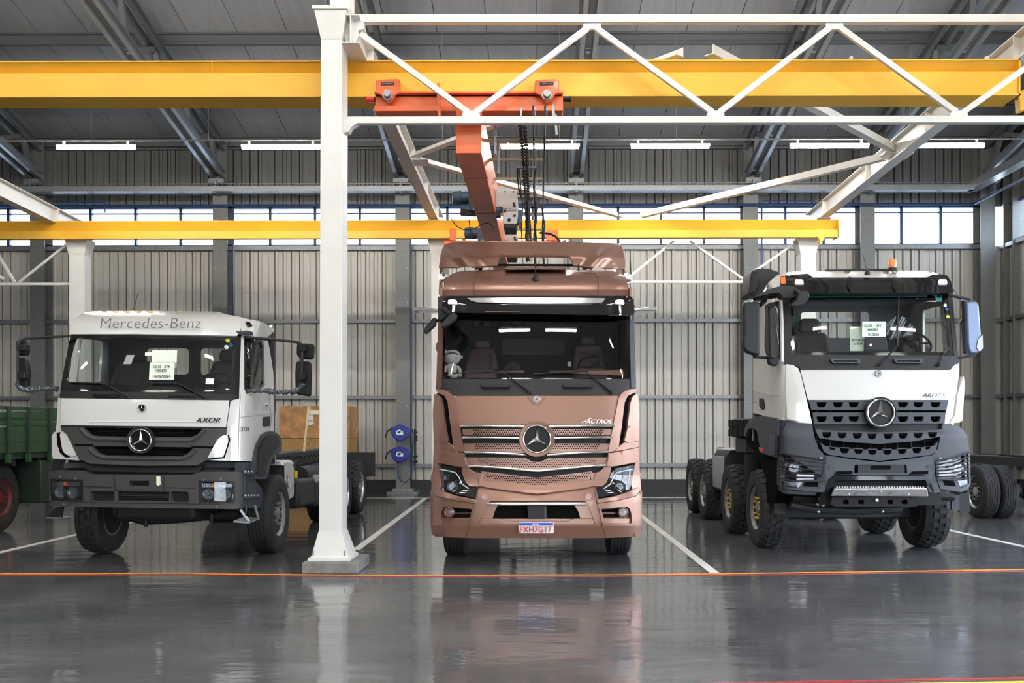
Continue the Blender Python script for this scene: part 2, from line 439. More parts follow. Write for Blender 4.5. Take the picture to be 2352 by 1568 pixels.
# ---- rear windows, one band per bay
for n_, (a, b_) in enumerate(zip(COLX[:-1], COLX[1:])):
    x0, x1 = a+0.22, b_-0.20
    wn = st(thing('window_%d' % (n_+1), None, None, (x0, YW, wz(567))))
    z0, z1 = wz(566), wz(475)
    fr = MB()
    for zz in (z0, z1-0.05): fr.box(x0-.25, x1+.25, YW-0.06, YW+0.04, zz, zz+0.05)
    fr.box(x0-.25, x1+.25, YW-0.05, YW+0.03, z1-0.19, z1-0.16)
    fr.build('frame', 'blue_steel', wn)
    box('sill', 'galv', wn, x0-.2, x1+.2, YW-0.17, YW+0.02, z0-0.11, z0+0.0)
    npn = max(2, round((b_-a)/1.09)); wd = (b_-a)/npn
    for i in range(npn):
        xa, xb = a+wd*i, a+wd*(i+1)
        box('pane', 'pane_glass', wn, xa+.03, xb-.03, YW-0.012, YW-0.004, z0+.05, z1-.05)
        if i: box('mullion', 'blue_steel', wn, xa-.035, xa+.035, YW-0.06, YW+0.04, z0, z1)
# ---- wall columns (steel H sections on plinths)
def hcol(X, w=0.38, y0=24.52, y1=24.96, z1=9.3, name='steel_column', m='column_grey'):
    t_ = st(thing(name, None, None, (X, y1, 0)))
    s = MB().box(X-w/2, X+w/2, y0, y0+0.02, 0.12, z1).box(X-w/2, X+w/2, y1-0.02, y1, 0.12, z1).box(X-0.012, X+0.012, y0+.015, y1-.015, 0.12, z1)
    s.build('shaft', m, t_, smooth=False)
    box('base_plate', 'galv', t_, X-w/2-.08, X+w/2+.08, y0-.1, y1, 0.06, 0.13)
    box('footing', 'concrete', t_, X-w/2-.2, X+w/2+.2, y0-.25, y1, 0.0, 0.06)
    bo = MB()
    for z in (2.3, 3.2, 4.1, 5.0, 5.9):
        for sx in (-.12, .12): bo.cyl((X+sx, y0-.012, z), (X+sx, y0, z), .014, 6)
    bo.build('bolts', 'galv_bright', t_)['kind'] = 'stuff'
for i, X in enumerate(COLX): hcol(X)
# corner columns beside the side wall
hcol(wx(2310), 0.42, 24.2, 24.7)
# blue down pipes beside columns
for px in (548, 948, 1742):
    o = MB().tube([(wx(px), 24.6, .4), (wx(px), 24.6, wz(480))], .028, 8).build('water_pipe', 'blue_pipe', None)
    tag(o, {548: 'dark blue pipe down the grey column behind the first white cab', 948: 'dark blue pipe on the grey column above the hose reels', 1742: 'dark blue pipe on the grey column behind the dumper chassis cab'}[px], 'pipe', 'pipes down the columns')
# ---- right wall
wr = st(thing('wall_right', None, None, (XR, YW, 0)))
y = 17.6
while y < YW:
    y1 = min(y+PIT*5, YW)
    ribbed(y+.005, y1-.005, 0.3, wz(567), XR, along='y').build('cladding_sheet', 'cladding', wr, smooth=False)
    ribbed(y+.005, y1-.005, wz(474), 12.5, XR, along='y').build('cladding_sheet', 'cladding_upper_shaded', wr, smooth=False)
    y = y1
box('backing_board', 'cladding', wr, XR+.09, XR+.13, 17.6, YW, 0, wz(567))
for a, b_ in ((17.6, YW),): box('backing_board', 'cladding_upper_shaded', wr, XR+.09, XR+.13, a, b_, wz(474), 12.5)
for py in (738, 912, 1068): box('girt', 'galv', wr, XR-.15, XR-.045, 17.6, YW, wz(py)-.045, wz(py)+.045)
box('girt', 'galv', wr, XR-.17, XR, 17.6, YW, wz(567)-.1, wz(567))
wn = st(thing('window_9', None, None, (XR, 21, wz(567))))
fr = MB()
for zz in (wz(566), wz(475)-.05): fr.box(XR-.05, XR+.04, 17.6, YW, zz, zz+.05)
fr.build('frame', 'blue_steel', wn)
for i in range(6):
    ya = 17.8+i*1.1
    box('pane', 'pane_glass', wn, XR-.012, XR-.004, ya, ya+1.04, wz(566)+.05, wz(475)-.05)
    box('mullion', 'blue_steel', wn, XR-.05, XR+.04, ya-.03, ya+.03, wz(566), wz(475))
# open gateway towards the yard, lintel cladding above, posts between
lint = box('lintel_panel', 'cladding', wr, XR, XR+.08, YF, 17.6, 6.2, 14.2)
for yy in (-16, -8, 0, 8.6, 17.5):
    box('gate_post', 'column_grey', wr, XR-.2, XR+.2, yy-.2, yy+.2, 0, 6.3)
# ---- left wall and the wall behind the viewer
wl = st(thing('wall_left', None, None, (XL, 0, 0)))
box('cladding_panel', 'wall_beyond', wl, XL-.1, XL, YF, YW+.2, 0, 14.5)
wf = st(thing('wall_front', None, None, (0, YF, 0)))
box('cladding_panel', 'wall_beyond', wf, XL, -3, YF-.1, YF, 0, 14.5)
box('cladding_panel', 'wall_beyond', wf, 6, XR, YF-.1, YF, 0, 14.5)
box('lintel_panel', 'wall_beyond', wf, -3, 6, YF-.1, YF, 4.6, 14.5)
# ---- roof: one object per panel, purlins and trusses
ce = st(thing('ceiling', None, None, (0, YW, RZ0)))
x = 0.09-1.09*15
while x < XR+.5:
    xa, xb = x+.008, x+1.09-.008
    mb = MB()
    ys = [YW+.1, 4, YF]
    for ya, yb in zip(ys, ys[1:]):
        za, zb = RZ0+RS*(YW-ya), roofz(yb)
        if yb == YF: za = roofz(4.0)
        if ya == 4: za = RZ0+RS*21
        mb.hexa([(xa, ya, za), (xb, ya, za), (xb, yb, zb), (xa, yb, zb), (xa, ya, za+.06), (xb, ya, za+.06), (xb, yb, zb+.06), (xa, yb, zb+.06)])
    mb.build('roof_sheet', 'roof_panel', ce, smooth=False)
    x += 1.09
mb = MB().hexa([(XL, YW+.2, roofz(25)+.03), (XR+.6, YW+.2, roofz(25)+.03), (XR+.6, 4, roofz(4.01)+.07), (XL, 4, roofz(4.01)+.07),
                (XL, YW+.2, roofz(25)+.13), (XR+.6, YW+.2, roofz(25)+.13), (XR+.6, 4, roofz(4.01)+.17), (XL, 4, roofz(4.01)+.17)])
mb.hexa([(XL, 4, roofz(4.01)+.07), (XR+.6, 4, roofz(4.01)+.07), (XR+.6, YF, roofz(YF)+.07), (XL, YF, roofz(YF)+.07),
         (XL, 4, roofz(4.01)+.17), (XR+.6, 4, roofz(4.01)+.17), (XR+.6, YF, roofz(YF)+.17), (XL, YF, roofz(YF)+.17)])
mb.build('roof_deck', 'roof_panel', ce, smooth=False)
for yp in (24.75, 22.85, 20.5, 18.2, 15.9, 13.6, 11.3, 9.0, 6.7):
    z = roofz(yp)
    MB().section((XL, yp, z-.13), (XR+.3, yp, z-.13), [(-.04, -.13), (.06, -.13), (.06, -.10), (-.01, -.10), (-.01, .10), (.06, .10), (.06, .13), (-.04, .13)]).build('purlin', 'purlin', ce, smooth=False)
def truss(X):
    t_ = st(thing('roof_truss', None, None, (X, 24.5, 8.24)))
    sl = 0.192
    def pt(y, top): return V((X, y, (8.30+sl*(24.5-y)) if not top else roofz(y)-.42+0.0*(24.5-y)))
    def chan(p, q, sx, m, nm):
        MB().section(p+V((sx, 0, 0)), q+V((sx, 0, 0)), [(k*(1 if sx > 0 else -1)*1.35, l*1.45) for k, l in ((-.035, -.07), (.035, -.07), (.035, .07), (-.035, .07), (-.035, .058), (.024, .058), (.024, -.058), (-.035, -.058))]).build(nm, m, t_, smooth=False)
    for sx in (-.13, .13):
        chan(pt(24.45, 0), pt(6, 0), sx, 'galv_bright', 'bottom_chord')
        chan(pt(24.45, 1), pt(6, 1), sx, 'galv', 'top_chord')
    mb = MB().bar(pt(24.4, 0), pt(6, 0), .16, .03).build('chord_plate', 'purlin', t_)
    y = 24.2
    while y > 8:
        MB().bar(pt(y, 0), pt(y-.35, 1), .11, .11).build('web_post', 'column_grey', t_)
        MB().bar(pt(y-.35, 1), pt(y-1.7, 0), .10, .11).build('web_diagonal', 'column_grey', t_)
        y -= 1.75
    for yy, zz in ((24.42, 8.12),):
        box('bracket', 'galv', t_, X-.2, X+.2, yy-.2, yy+.1, zz-.05, zz+.06)
for X in COLX[:-1]+[wx(2250)]: truss(X)
# ---- cable tray and blue pipe along the wall
t_ = thing('cable_tray', 'galvanised cable tray running along the rear and side wall above the windows', 'cable tray', (0, 24.3, 7.83))
zt = wz(441, 24.3)
mb = MB().bar((XL+.2, 24.25, zt), (11.4, 24.25, zt), .28, .012).bar((XL+.2, 24.11, zt+.06), (11.4, 24.11, zt+.06), .012, .13)
mb.bar((11.4, 24.3, zt), (11.4, 17.8, zt), .28, .012).bar((11.26, 24.2, zt+.09), (11.26, 17.8, zt+.09), .012, .2)
mb.build('tray', 'galv_bright', t_, smooth=False)
mb = MB()
for i in range(250):
    xx = XL+.3+i*.11
    if xx < 11.3: mb.box(xx, xx+.012, 24.10, 24.116, zt+.1, zt+.18)
mb.box(XL+.2, 11.3, 24.10, 24.116, zt+.17, zt+.19)
o = mb.build('mesh_side', 'galv', t_, smooth=False); tag(o, kind='stuff')
for X in COLX[1:]: box('hanger', 'galv', t_, X-.03, X+.03, 24.15, 24.5, zt-.04, zt+.3)
t_ = MB().tube([(XL+.2, 24.45, wz(471, 24.45)), (11.5, 24.45, wz(471, 24.45)), (11.5, 24.3, wz(471, 24.45)), (11.5, 18, wz(471, 24.45))], .035, 8).build('air_pipe', 'blue_pipe', None)
tag(t_, 'dark blue air pipe running along the top of the rear windows', 'pipe')
for a, b_, nm in ((150, 266, 'left'), (1740, 1855, 'right')):
    zz = wz(462, 24.4)
    t_ = MB().tube([(wx(a), 24.4, zz), (wx(b_), 24.4, zz), (wx(b_), 24.4, zz-.28)], .02, 8).build('pipe_branch', 'blue_pipe', None)
    tag(t_, 'small bent blue pipe above the rear window at the hall %s' % ('near the leftmost white beam' if nm == 'left' else 'near the right white beam'), 'pipe')
# ---- suspended light line
YT, ZTL = 17.6, H+(988-321)*17.6/F
t_ = thing('lighting_conduit', 'thin metal conduit carrying the tube lights across the hall', 'conduit', (0, YT, ZTL))
MB().tube([(XL+.3, YT, ZTL), (XR-.3, YT, ZTL)], .016, 6).build('conduit', 'galv', t_)
for i in range(-6, 6):
    xx = i*2.2+.5
    if XL < xx < XR: MB().tube([(xx, YT, ZTL), (xx, YT, roofz(YT)-.3)], .004, 5).build('suspension_wire', 'galv', t_)
def tube_light(x0, y, z, label, L=1.5, group=None):
    t_ = thing('tube_light', label, 'light', (x0+L/2, y, z), group)
    box('housing', 'light_body', t_, x0, x0+L, y-.014, y+.014, z+.005, z+.045)
    MB().cyl((x0+.02, y, z-.02), (x0+L-.02, y, z-.02), .028, 10).build('tube', 'tube_light', t_)
    for s in (.13, L-.17): box('bracket', 'light_body', t_, x0+s, x0+s+.04, y-.02, y+.02, z+.04, z+.115)
for px, lab in ((130, 'lit tube light leftmost on the conduit below the roof'), (555, 'lit tube light partly behind the white column top'),
                (1150, 'lit tube light seen behind the crane cables'), (1449, 'lit tube light above and beside the copper truck, between roof trusses'),
                (1815, 'lit tube light crossed by the white diagonal brace'), (2080, 'lit tube light rightmost, passing behind the long white beam')):
    tube_light((px-CX)*YT/F, YT, ZTL-.12, lab)
for yy, zz in ((11.5, 8.6), (8.0, 8.6), (4.0, 8.6), (2.3, 8.6), (-3.0, 8.4), (-7.0, 8.2)):
    for xx, cn in ((-13.2, 'near the side wall past the green flatbed'), (-8.2, 'between green flatbed and lettered white cab'), (-4.9, 'in line with the lettered white cab'), (-0.72, 'just on the column side of the copper truck'), (1.0, 'just on the dumper side of the copper truck'), (5.2, 'in line with the dumper cab'), (9.2, 'near the open gateway')):
        rn = {11.5: 'over the cab fronts', 8.0: 'over the orange floor line', 4.0: 'over the aisle', 2.3: 'above the viewer', -3.0: 'first row behind the viewer', -7.0: 'second row behind the viewer'}[yy]
        tube_light(xx-.6, yy, zz, L=1.2, label= 'tube light %s, %s' % (rn, cn), group='tube lights over the front aisle')
# ================================================================== FLOOR LINES
def floorline(name, pts, wdt, m, label, z=0.004, cat='floor marking'):
    mb = MB()
    for a, b_ in zip(pts, pts[1:]):
        a, b_ = V(a), V(b_); d = (b_-a).normalized(); s = V((-d.y, d.x, 0))*wdt/2; e = d*0
        mb.hexa([a-s-e, b_-s+e, b_+s+e, a+s-e, a-s-e+V((0,0,z)), b_-s+e+V((0,0,z)), b_+s+e+V((0,0,z)), a+s-e+V((0,0,z))])
    o = mb.build(name, m, None, smooth=False); return tag(o, label, cat)
fp = lambda px, py: PZ(px, py, 0.0)
floorline('parking_line', [fp(818, 1262), fp(978, 1143)], .11, 'line_white', 'white bay line between the white column and the copper truck')
floorline('parking_line', [fp(1470, 1182), fp(1643, 1317)], .11, 'line_white', 'white bay line on the floor just beside the copper truck and dumper')
floorline('parking_line', [fp(-60, 1282), fp(300, 1199)], .11, 'line_white', 'white bay line running under the cab with the lettered roof')
floorline('parking_line', [fp(2160, 1213), fp(2420, 1270)], .11, 'line_white', 'white bay line right of the dumper front wheel')
floorline('bay_end_line', [fp(-40, 1158), fp(120, 1145)], .09, 'line_white', 'thin white line behind the green flatbed wheel')
floorline('bay_end_line', [fp(830, 1143.5), fp(2100, 1142)], .06, 'line_white', 'thin white line along the foot of the rear wall')
pts = [(-60, 1317), (200, 1317), (420, 1315.5), (520, 1318), (900, 1321), (1400, 1319.5), (1700, 1316.5), (2100, 1311), (2420, 1306)]
floorline('aisle_line', [fp(a, b_) for a, b_ in pts], .035, 'line_orange', 'thin orange line along the front of the bays')
floorline('aisle_line', [fp(a, b_+3.6) for a, b_ in pts], .03, 'line_red', 'thin dark red line just in front of the orange line')
floorline('aisle_line', [fp(1600, 1571), fp(2420, 1556)], .035, 'line_red', 'red line across the bottom corner of the floor')
floorline('aisle_line', [fp(1600, 1580), fp(2420, 1565)], .035, 'line_yellow', 'yellow line beside the red one in the bottom corner of the floor')
# ================================================================== WHITE CRANE FRAME
YC = 11.0
t_ = thing('white_column', 'tall white square steel column on a grey concrete block', 'column', tuple(P(764, 1300, YC+.16)*1), kind='thing')
t_.location.z = 0
xl, xr = P(731.5, 1000, YC).x, P(784, 1000, YC).x
xlt = P(737, 100, YC).x
MB().hexa([(xl, YC, .4), (xr, YC, .4), (xr, YC+.33, .4), (xl, YC+.33, .4), (xlt, YC, 6.25), (xr+.02, YC, 6.25), (xr+.02, YC+.33, 6.25), (xlt, YC+.33, 6.25)]).build('shaft', 'white_steel', t_, bevel=.006)
zf = lambda py, Y: H-(py-HY)*Y/F
z0, z1 = zf(1278, YC), zf(1218, YC)
MB().hexa([(P(714, 0, YC).x, YC-.05, z0), (P(800, 0, YC).x, YC-.05, z0), (P(800, 0, YC).x, YC+.42, z0), (P(714, 0, YC).x, YC+.42, z0),
           (xl, YC, z1), (xr, YC, z1), (xr, YC+.33, z1), (xl, YC+.33, z1)]).build('flared_foot', 'white_steel', t_)
box('base_plate', 'white_steel', t_, P(708, 0, YC).x, P(804, 0, YC).x, YC-.08, YC+.46, z0-.035, z0)
MB().hexa([(xlt, YC-.0, zf(88, YC)), (xr+.02, YC, zf(88, YC)), (xr+.02, YC+.33, zf(88, YC)), (xlt, YC+.33, zf(88, YC)),
           (P(724, 0, YC).x, YC-.06, zf(26, YC)), (P(798, 0, YC).x, YC-.06, zf(26, YC)), (P(798, 0, YC).x, YC+.40, zf(26, YC)), (P(724, 0, YC).x, YC+.40, zf(26, YC))]).build('flared_head', 'white_steel', t_)
box('cap_plate', 'white_steel', t_, P(720, 0, YC).x, P(801, 0, YC).x, YC-.08, YC+.42, zf(26, YC), zf(18, YC))
box('upper_post', 'white_steel', t_, P(757, 0, YC).x, P(803, 0, YC).x, YC+.02, YC+.3, zf(18, YC), zf(18, YC)+.6)
for px in (720, 792):
    MB().cyl(P(px, 1272, YC-.04)-V((0, 0, .02)), P(px, 1272, YC-.04)+V((0, 0, .04)), .012, 6).build('anchor_bolt', 'galv', t_)
MB().prism([P(795, 275, YC+.1), P(822, 281, YC+.1), P(806, 292, YC+.1), P(801, 302, YC+.1), P(790, 305, YC+.1), P(790, 275, YC+.1)], (0, .12, 0)).build('haunch', 'white_steel', t_)
MB().prism([P(793, 45, YC+.1), P(836, 45, YC+.1), P(836, 66, YC+.1), P(822, 70, YC+.1), P(803, 105, YC+.1), P(793, 110, YC+.1)], (0, .1, 0)).build('head_gusset', 'white_steel', t_)
pd = thing('concrete_plinth', 'grey painted concrete block under the white column', 'plinth', (P(765, 0, YC+.1).x, YC+.15, 0))
pz = z0-.036
p0, p1 = P(690, 0, 10.78).x, P(819, 0, 10.78).x
MB().hexa([(p0, 10.78, 0), (p1, 10.78, 0), (p1, 11.55, 0), (p0, 11.55, 0), (p0, 10.78, pz), (p1, 10.78, pz), (p1, 11.55, pz), (p0, 11.55, pz)]).build('block', 'concrete', pd, bevel=.012)
# front lattice girder
YG = 11.15
t_ = thing('lattice_girder', 'white lattice girder of thin bars crossing in front of the yellow beam', 'girder', tuple(P(820, 277, YG)), kind='thing')
za, zb_ = P(CX, 45, YG).z, P(CX, 277, YG).z
x0 = P(800, 0, YG).x; x1 = P(2420, 0, YG).x
def ch(px0, py0, px1, py1, w_, h_, nm, Y=YG):
    return MB().bar(P(px0, py0, Y), P(px1, py1, Y), w_, h_).build(nm, 'white_steel', t_, bevel=.004)
ch(803, 45.5, 2420, 44.5, .09, .092, 'top_chord'); ch(800, 278, 2420, 275.5, .09, .080, 'bottom_chord')
for a, b_ in (((828, 78), (1075, 258)), ((1093, 258), (1350, 64)), ((1368, 64), (1636, 258)), ((1652, 258), (1908, 62)), ((1926, 62), (2196, 258)), ((2212, 258), (2470, 75))):
    ch(*a, *b_, .05, .068, 'diagonal', YG+.01)
for c in (1360, 1917):
    MB().prism([P(c-20, 50, YG-.02), P(c+20, 50, YG-.02), P(c+20, 66, YG-.02), P(c+12, 67, YG-.02), P(c-12, 67, YG-.02), P(c-20, 66, YG-.02)], (0, .04, 0)).build('gusset_plate', 'white_steel', t_)
for c in (1082, 1644, 2203):
    MB().prism([P(c-20, 272, YG-.02), P(c+20, 272, YG-.02), P(c+20, 260, YG-.02), P(c+12, 254, YG-.02), P(c-12, 254, YG-.02), P(c-20, 260, YG-.02)], (0, .04, 0)).build('gusset_plate', 'white_steel', t_)
# long white I-beams
def isec(w_, h_, tf=.014, tw=.010): return [(-w_/2, 0), (w_/2, 0), (w_/2, tf), (tw/2, tf), (tw/2, h_-tf), (w_/2, h_-tf), (w_/2, h_), (-w_/2, h_), (-w_/2, h_-tf), (-tw/2, h_-tf), (-tw/2, tf), (-w_/2, tf)]
def longbeam(pa, pb, Y0, Y1, label, w_=.2, h_=.34):
    a, b_ = P(*pa), P(*pb); d = (b_-a)/(b_.y-a.y)
    p, q = a+d*(Y0-a.y), a+d*(Y1-a.y)
    p.z = q.z = (a.z+b_.z)/2
    t_ = thing('runway_beam', label, 'beam', tuple(q), 'long white beams on top of the yellow beams')
    MB().section(p, q, isec(w_, h_)).build('i_section', 'white_steel', t_, smooth=False)
    mb = MB()
    n_ = 5
    for i in range(n_):
        c = p+(q-p)*(i+.5)/n_
        mb.box(c.x-w_/2+.005, c.x+w_/2-.005, c.y-.006, c.y+.006, c.z+.014, c.z+h_-.014)
    mb.build('stiffeners', 'white_steel', t_, smooth=False)['kind'] = 'stuff'
    for yy in (11.67, 20.25):
        if p.y < yy < q.y:
            c = p+(q-p)*((yy-p.y)/(q.y-p.y))
            box('clamp_plate', 'white_steel', t_, c.x-w_/2-.05, c.x+w_/2+.05, yy-.12, yy+.12, c.z-.02, c.z+.002)
    return p, q
LB = longbeam((878, 262, 13.3), (996, 500, 20.2), 10.97, 21.4, 'long white beam running back from the top of the front column')
RB = longbeam((2170, 283, 13.95), (1893, 499, 20.2), 7.5, 21.4, 'wide long white beam sloping down over the dumper in the picture')
MBm = longbeam((-170, 386, 15.5), (127, 506, 20.2), 9.0, 21.4, 'long white beam above the cab with the lettered roof')
# plan bracing
def brace(a, b_, label, w_=.13):
    t_ = MB().section(P(*a), P(*b_), [(-w_/2, 0), (w_/2, 0), (w_/2, .012), (-w_/2+.012, .012), (-w_/2+.012, w_*.9), (-w_/2, w_*.9)]).build('plan_brace', 'white_steel', None, smooth=False)
    tag(t_, label, 'brace', 'white angle braces between the long beams')
brace((946, 363, 16.1), (1562, 128, 11.7), 'white angle brace rising from the left long beam to the front yellow beam')
brace((2056, 352, 16.1), (1628, 126, 11.7), 'white angle brace from the right long beam up to the front yellow beam')
brace((970, 374, 16.2), (1425, 500, 20.2), 'white angle brace falling behind the cables to the rear yellow beam')
brace((2030, 368, 16.2), (1475, 500, 20.2), 'white angle brace falling from the right long beam to the rear yellow beam')
for (px, py) in ((955, 371), (2062, 356)):
    c = P(px, py, 16.1); t_ = box('brace_plate', 'white_steel', None, c.x-.28, c.x+.22, 15.95, 16.35, c.z-.01, c.z+.01)
    tag(t_, 'white plate joining the braces under the %s long beam' % ('copper truck side' if px < 1200 else 'dumper side'), 'plate')
# rear columns and rear lattice
YR = 20.4
rl = {182: 'white rear column behind the cab with the lettered roof', 1009: 'white rear column half hidden behind the copper truck', 1853: 'white rear column behind the dumper roof'}
for px in (182, 1009, 1853):
    c = P(px, 550, YR); hw = 17.5*YR/F
    t_ = thing('rear_column', rl[px], 'column', (c.x, YR, 0), 'white rear columns', kind='thing')
    MB().box(c.x-hw+.0, c.x+hw, YR-.12, YR+.2, 0.1, c.z-.02).build('shaft', 'white_steel', t_, bevel=.006)
    zc = P(0, 552, YR).z
    MB().hexa([(c.x-hw, YR-.12, zc-.35), (c.x+hw, YR-.12, zc-.35), (c.x+hw, YR+.2, zc-.35), (c.x-hw, YR+.2, zc-.35),
               (c.x-hw-.08, YR-.16, zc), (c.x+hw+.08, YR-.16, zc), (c.x+hw+.08, YR+.24, zc), (c.x-hw-.08, YR+.24, zc)]).build('flared_head', 'white_steel', t_)
    box('base_plate', 'white_steel', t_, c.x-hw-.03, c.x+hw+.03, YR-.16, YR+.24, 0, .1)
for k, (a, b_, dg, lab) in enumerate(((-300, 165, [((-170, 545), (10, 640)), ((-10, 575), (34, 648)), ((44, 648), (158, 558))], 'white rear lattice girder beside the leftmost rear column'),
                       (1020, 1840, [((1060, 545), (1160, 640)), ((1170, 640), (1300, 552)), ((1310, 552), (1440, 640)), ((1450, 632), (1548, 553)), ((1584, 553), (1706, 640)), ((1722, 630), (1834, 553))], 'white rear lattice girder between copper truck and dumper'))):
    t_ = thing('rear_lattice', lab, 'girder', tuple(P(a, 648, YR)), 'rear lattice girders')
    MB().bar(P(a, 652-k*5, YR), P(b_, 652-k*5, YR), .05, .055).build('bottom_chord', 'white_steel', t_)
    MB().bar(P(a, 541, YR+.3), P(b_, 541, YR+.3), .05, .055).build('top_chord', 'white_steel', t_)
    for p, q in dg: MB().bar(P(*p, YR), P(*q, YR), .04, .052).build('diagonal', 'white_steel', t_)
# ================================================================== YELLOW BEAMS
def ybeam(px0, px1, pyt, pyb, Y, w_, lab, split):
    a0, a1 = P(px0, (pyt), Y), P(px1, pyt, Y)
    top = (zf(pyt, Y)); bot = zf(pyb, Y)
    zt0, zb0 = top, bot
    t_ = thing('yellow_beam', lab, 'beam', ((a0.x+a1.x)/2, Y+w_/2, bot), 'yellow crane beams', kind='thing')
    yc = Y+w_/2
    box('top_flange', 'yellow_steel', t_, a0.x, a1.x, Y, Y+w_, zt0-.016, zt0)
    box('web', 'yellow_steel', t_, a0.x, a1.x, yc-.012, yc+.012, zb0+.02, zt0-.01)
    return t_, a0.x, a1.x, yc, zt0, zb0
t_, xa, xb, yc, zt0, zb0 = ybeam(-260, 2344, 137.5, 221, 11.50, .36, 'yellow crane beam crossing high behind the white lattice girder', .3)
MB().section((xa, yc-.04, zb0), (xb, yc-.04, zb0), [(-.02, .03), (-.02, .30), (.12, .30), (.12, .03)]).build('web_box', 'yellow_steel', t_, smooth=False)
MB().section((xa, yc-.04, zb0), (xb, yc-.04, zb0), [(.0, .30), (.135, .445), (0, .445)]).build('upper_slope', 'yellow_steel', t_, smooth=False)
box('bottom_flange', 'yellow_steel', t_, xa, xb, 11.50, 11.9, zb0, zb0+.022)
MB().box(xb-.02, xb, 11.5, 11.86, zb0, zt0).build('end_plate', 'yellow_steel', t_)
mb = MB().tube([P(485, 140, 11.495), P(488, 152, 11.495), P(487, 178, 11.6)], .003, 5).tube([P(487, 178, 11.6), P(558, 180, 11.6)], .002, 5).tube([P(558, 180, 11.6), P(560, 205, 11.6), P(554, 212, 11.49), P(563, 220, 11.49)], .003, 5)
mb.build('weld_seam', 'line_yellow', t_)
MB().prism([P(2328, 219, 11.7), P(2352, 205, 11.7), P(2356, 252, 11.7), P(2344, 254, 11.7), P(2342, 226, 11.7)], (0, .12, 0)).build('end_stop', 'yellow_steel', t_)
for px in (1955, 2268): MB().box(P(px-3, 0, 11.55).x, P(px+4, 0, 11.55).x, 11.55, 11.6, zt0, zt0+.06).build('clip', 'light_body', t_)
t_, xa, xb, yc, zt0, zb0 = ybeam(-400, 1927, 505, 546, 20.0, .36, 'yellow crane beam in front of the rear windows', .5)
MB().section((xa, yc-.06, zb0), (xb, yc-.06, zb0), [(-.02, .0), (-.02, .16), (.12, .16), (.12, .0)]).build('web_box', 'yellow_steel', t_, smooth=False)
MB().section((xa, yc-.06, zb0), (xb, yc-.06, zb0), [(.0, .16), (.115, .37), (0, .37)]).build('upper_slope', 'yellow_steel', t_, smooth=False)
box('end_plate', 'yellow_steel', t_, xb-.02, xb, 20.0, 20.36, zb0, zt0)
box('rating_label', 'paper', t_, P(1778, 0, 20.0).x, P(1797, 0, 20).x, yc-.02, yc-.013, zf(516, 20), zf(507, 20))
MB().prism([P(1874, 541, 19.98), P(1897, 541, 19.98), P(1891, 551, 19.98), P(1884, 561, 19.98), P(1882, 548, 19.98)], (0, .1, 0)).build('end_stop', 'yellow_steel', t_)
# ================================================================== ORANGE CRANE
cr_ = thing('travelling_crane', 'orange travelling crane hanging between the two yellow beams', 'crane', tuple(P(1075, 250, 11.5)), kind='thing')
YE = 11.44
def carriage(Y, zt, zb2, x0, x1):
    s = zt-zb2
    MB().section((x0, Y, zb2), (x1, Y, zb2), [(.10, 0), (-.06, 0), (-.06, .06), (.04, .06), (.04, s-.05), (-.06, s-.05), (-.06, s), (.10, s)]).build('end_carriage', 'orange_steel', cr_, bevel=.004, smooth=False)
zA, zB = zf(209, YE), zf(256, YE)
x0, x1 = P(860, 0, YE).x, P(1293, 0, YE).x
o = MB().box(x0, x1, YE-.02, YE+.34, zB, zB+.07).box(x0, x1, YE+.06, YE+.28, zB+.07, zA-.02).box(x0, x1, YE-.01, YE+.34, zA-.03, zA).build('end_carriage', 'orange_steel', cr_, bevel=.006, smooth=False)
for c in (891, 1256):
    pts = rnd([(c-27, 183), (c+27, 181), (c+28, 212), (c+16, 217), (c+12, 228), (c, 237), (c-10, 228), (c-14, 217), (c-28, 214)], 5)
    pl = MB().prism([P(a, b_, YE-.06) for a, b_ in pts], (0, .05, 0)).build('trolley_plate', 'orange_steel', cr_, bevel=.005)
    MB().lathe(P(c, 220, YE-.06), (0, -1, 0), [(0, .062), (.03, .062), (.03, .045), (.10, .042), (.10, .0)], 20).build('axle_end', 'galv', pl)
    MB().prism([P(c-16, 189, YE-.062), P(c+15, 188, YE-.062), P(c+15, 195.5, YE-.062), P(c-16, 196, YE-.062)], (0, -.004, 0)).build('name_plate', 'black_plastic', pl)
    text('DEMAG', 'lettering', 'arm_olive', pl, P(c-.5, 192, YE-.068), .035, .0008, sx=1.2)
MB().prism([P(1004, 190, YE-.1), P(1009, 190, YE-.1), P(1010, 240, YE-.1), P(1013, 268, YE-.1), P(1008, 268, YE-.1), P(1003, 250, YE-.1)], (0, .2, 0)).build('fin', 'orange_steel', cr_)
MB().lathe(P(860, 227, YE+.1), (-1, 0, 0), [(0, .04), (.1, .044), (.1, 0)], 16).build('buffer', 'red_plastic', cr_, label='red buffer')
MB().lathe(P(1293, 226, YE+.1), (1, 0, 0), [(0, .04), (.1, .044), (.1, 0)], 16).build('buffer', 'black_plastic', cr_, label='black buffer')
YG0 = 11.3
zg1, zg0 = zf(237, YG0), zf(352, YG0)
gx0, gx1 = P(1046, 0, YG0).x, P(1105, 0, YG0).x
MB().hexa([(gx0, YG0, zg0), (gx1, YG0, zg0), (gx1+.12, 20.1, zg0), (gx0+.12, 20.1, zg0), (gx0, YG0, zg1), (gx1, YG0, zg1), (gx1+.12, 20.1, zg1), (gx0+.12, 20.1, zg1)]).build('bridge_girder', 'orange_steel', cr_, bevel=.008)
for yy in (12.4, 14.4, 16.6): box('splice_joint', 'engine_black', cr_, gx0+.02+.0125*(yy-11), gx1+.01+.0125*(yy-11), yy, yy+.012, zg0-.004, zg0+.01)
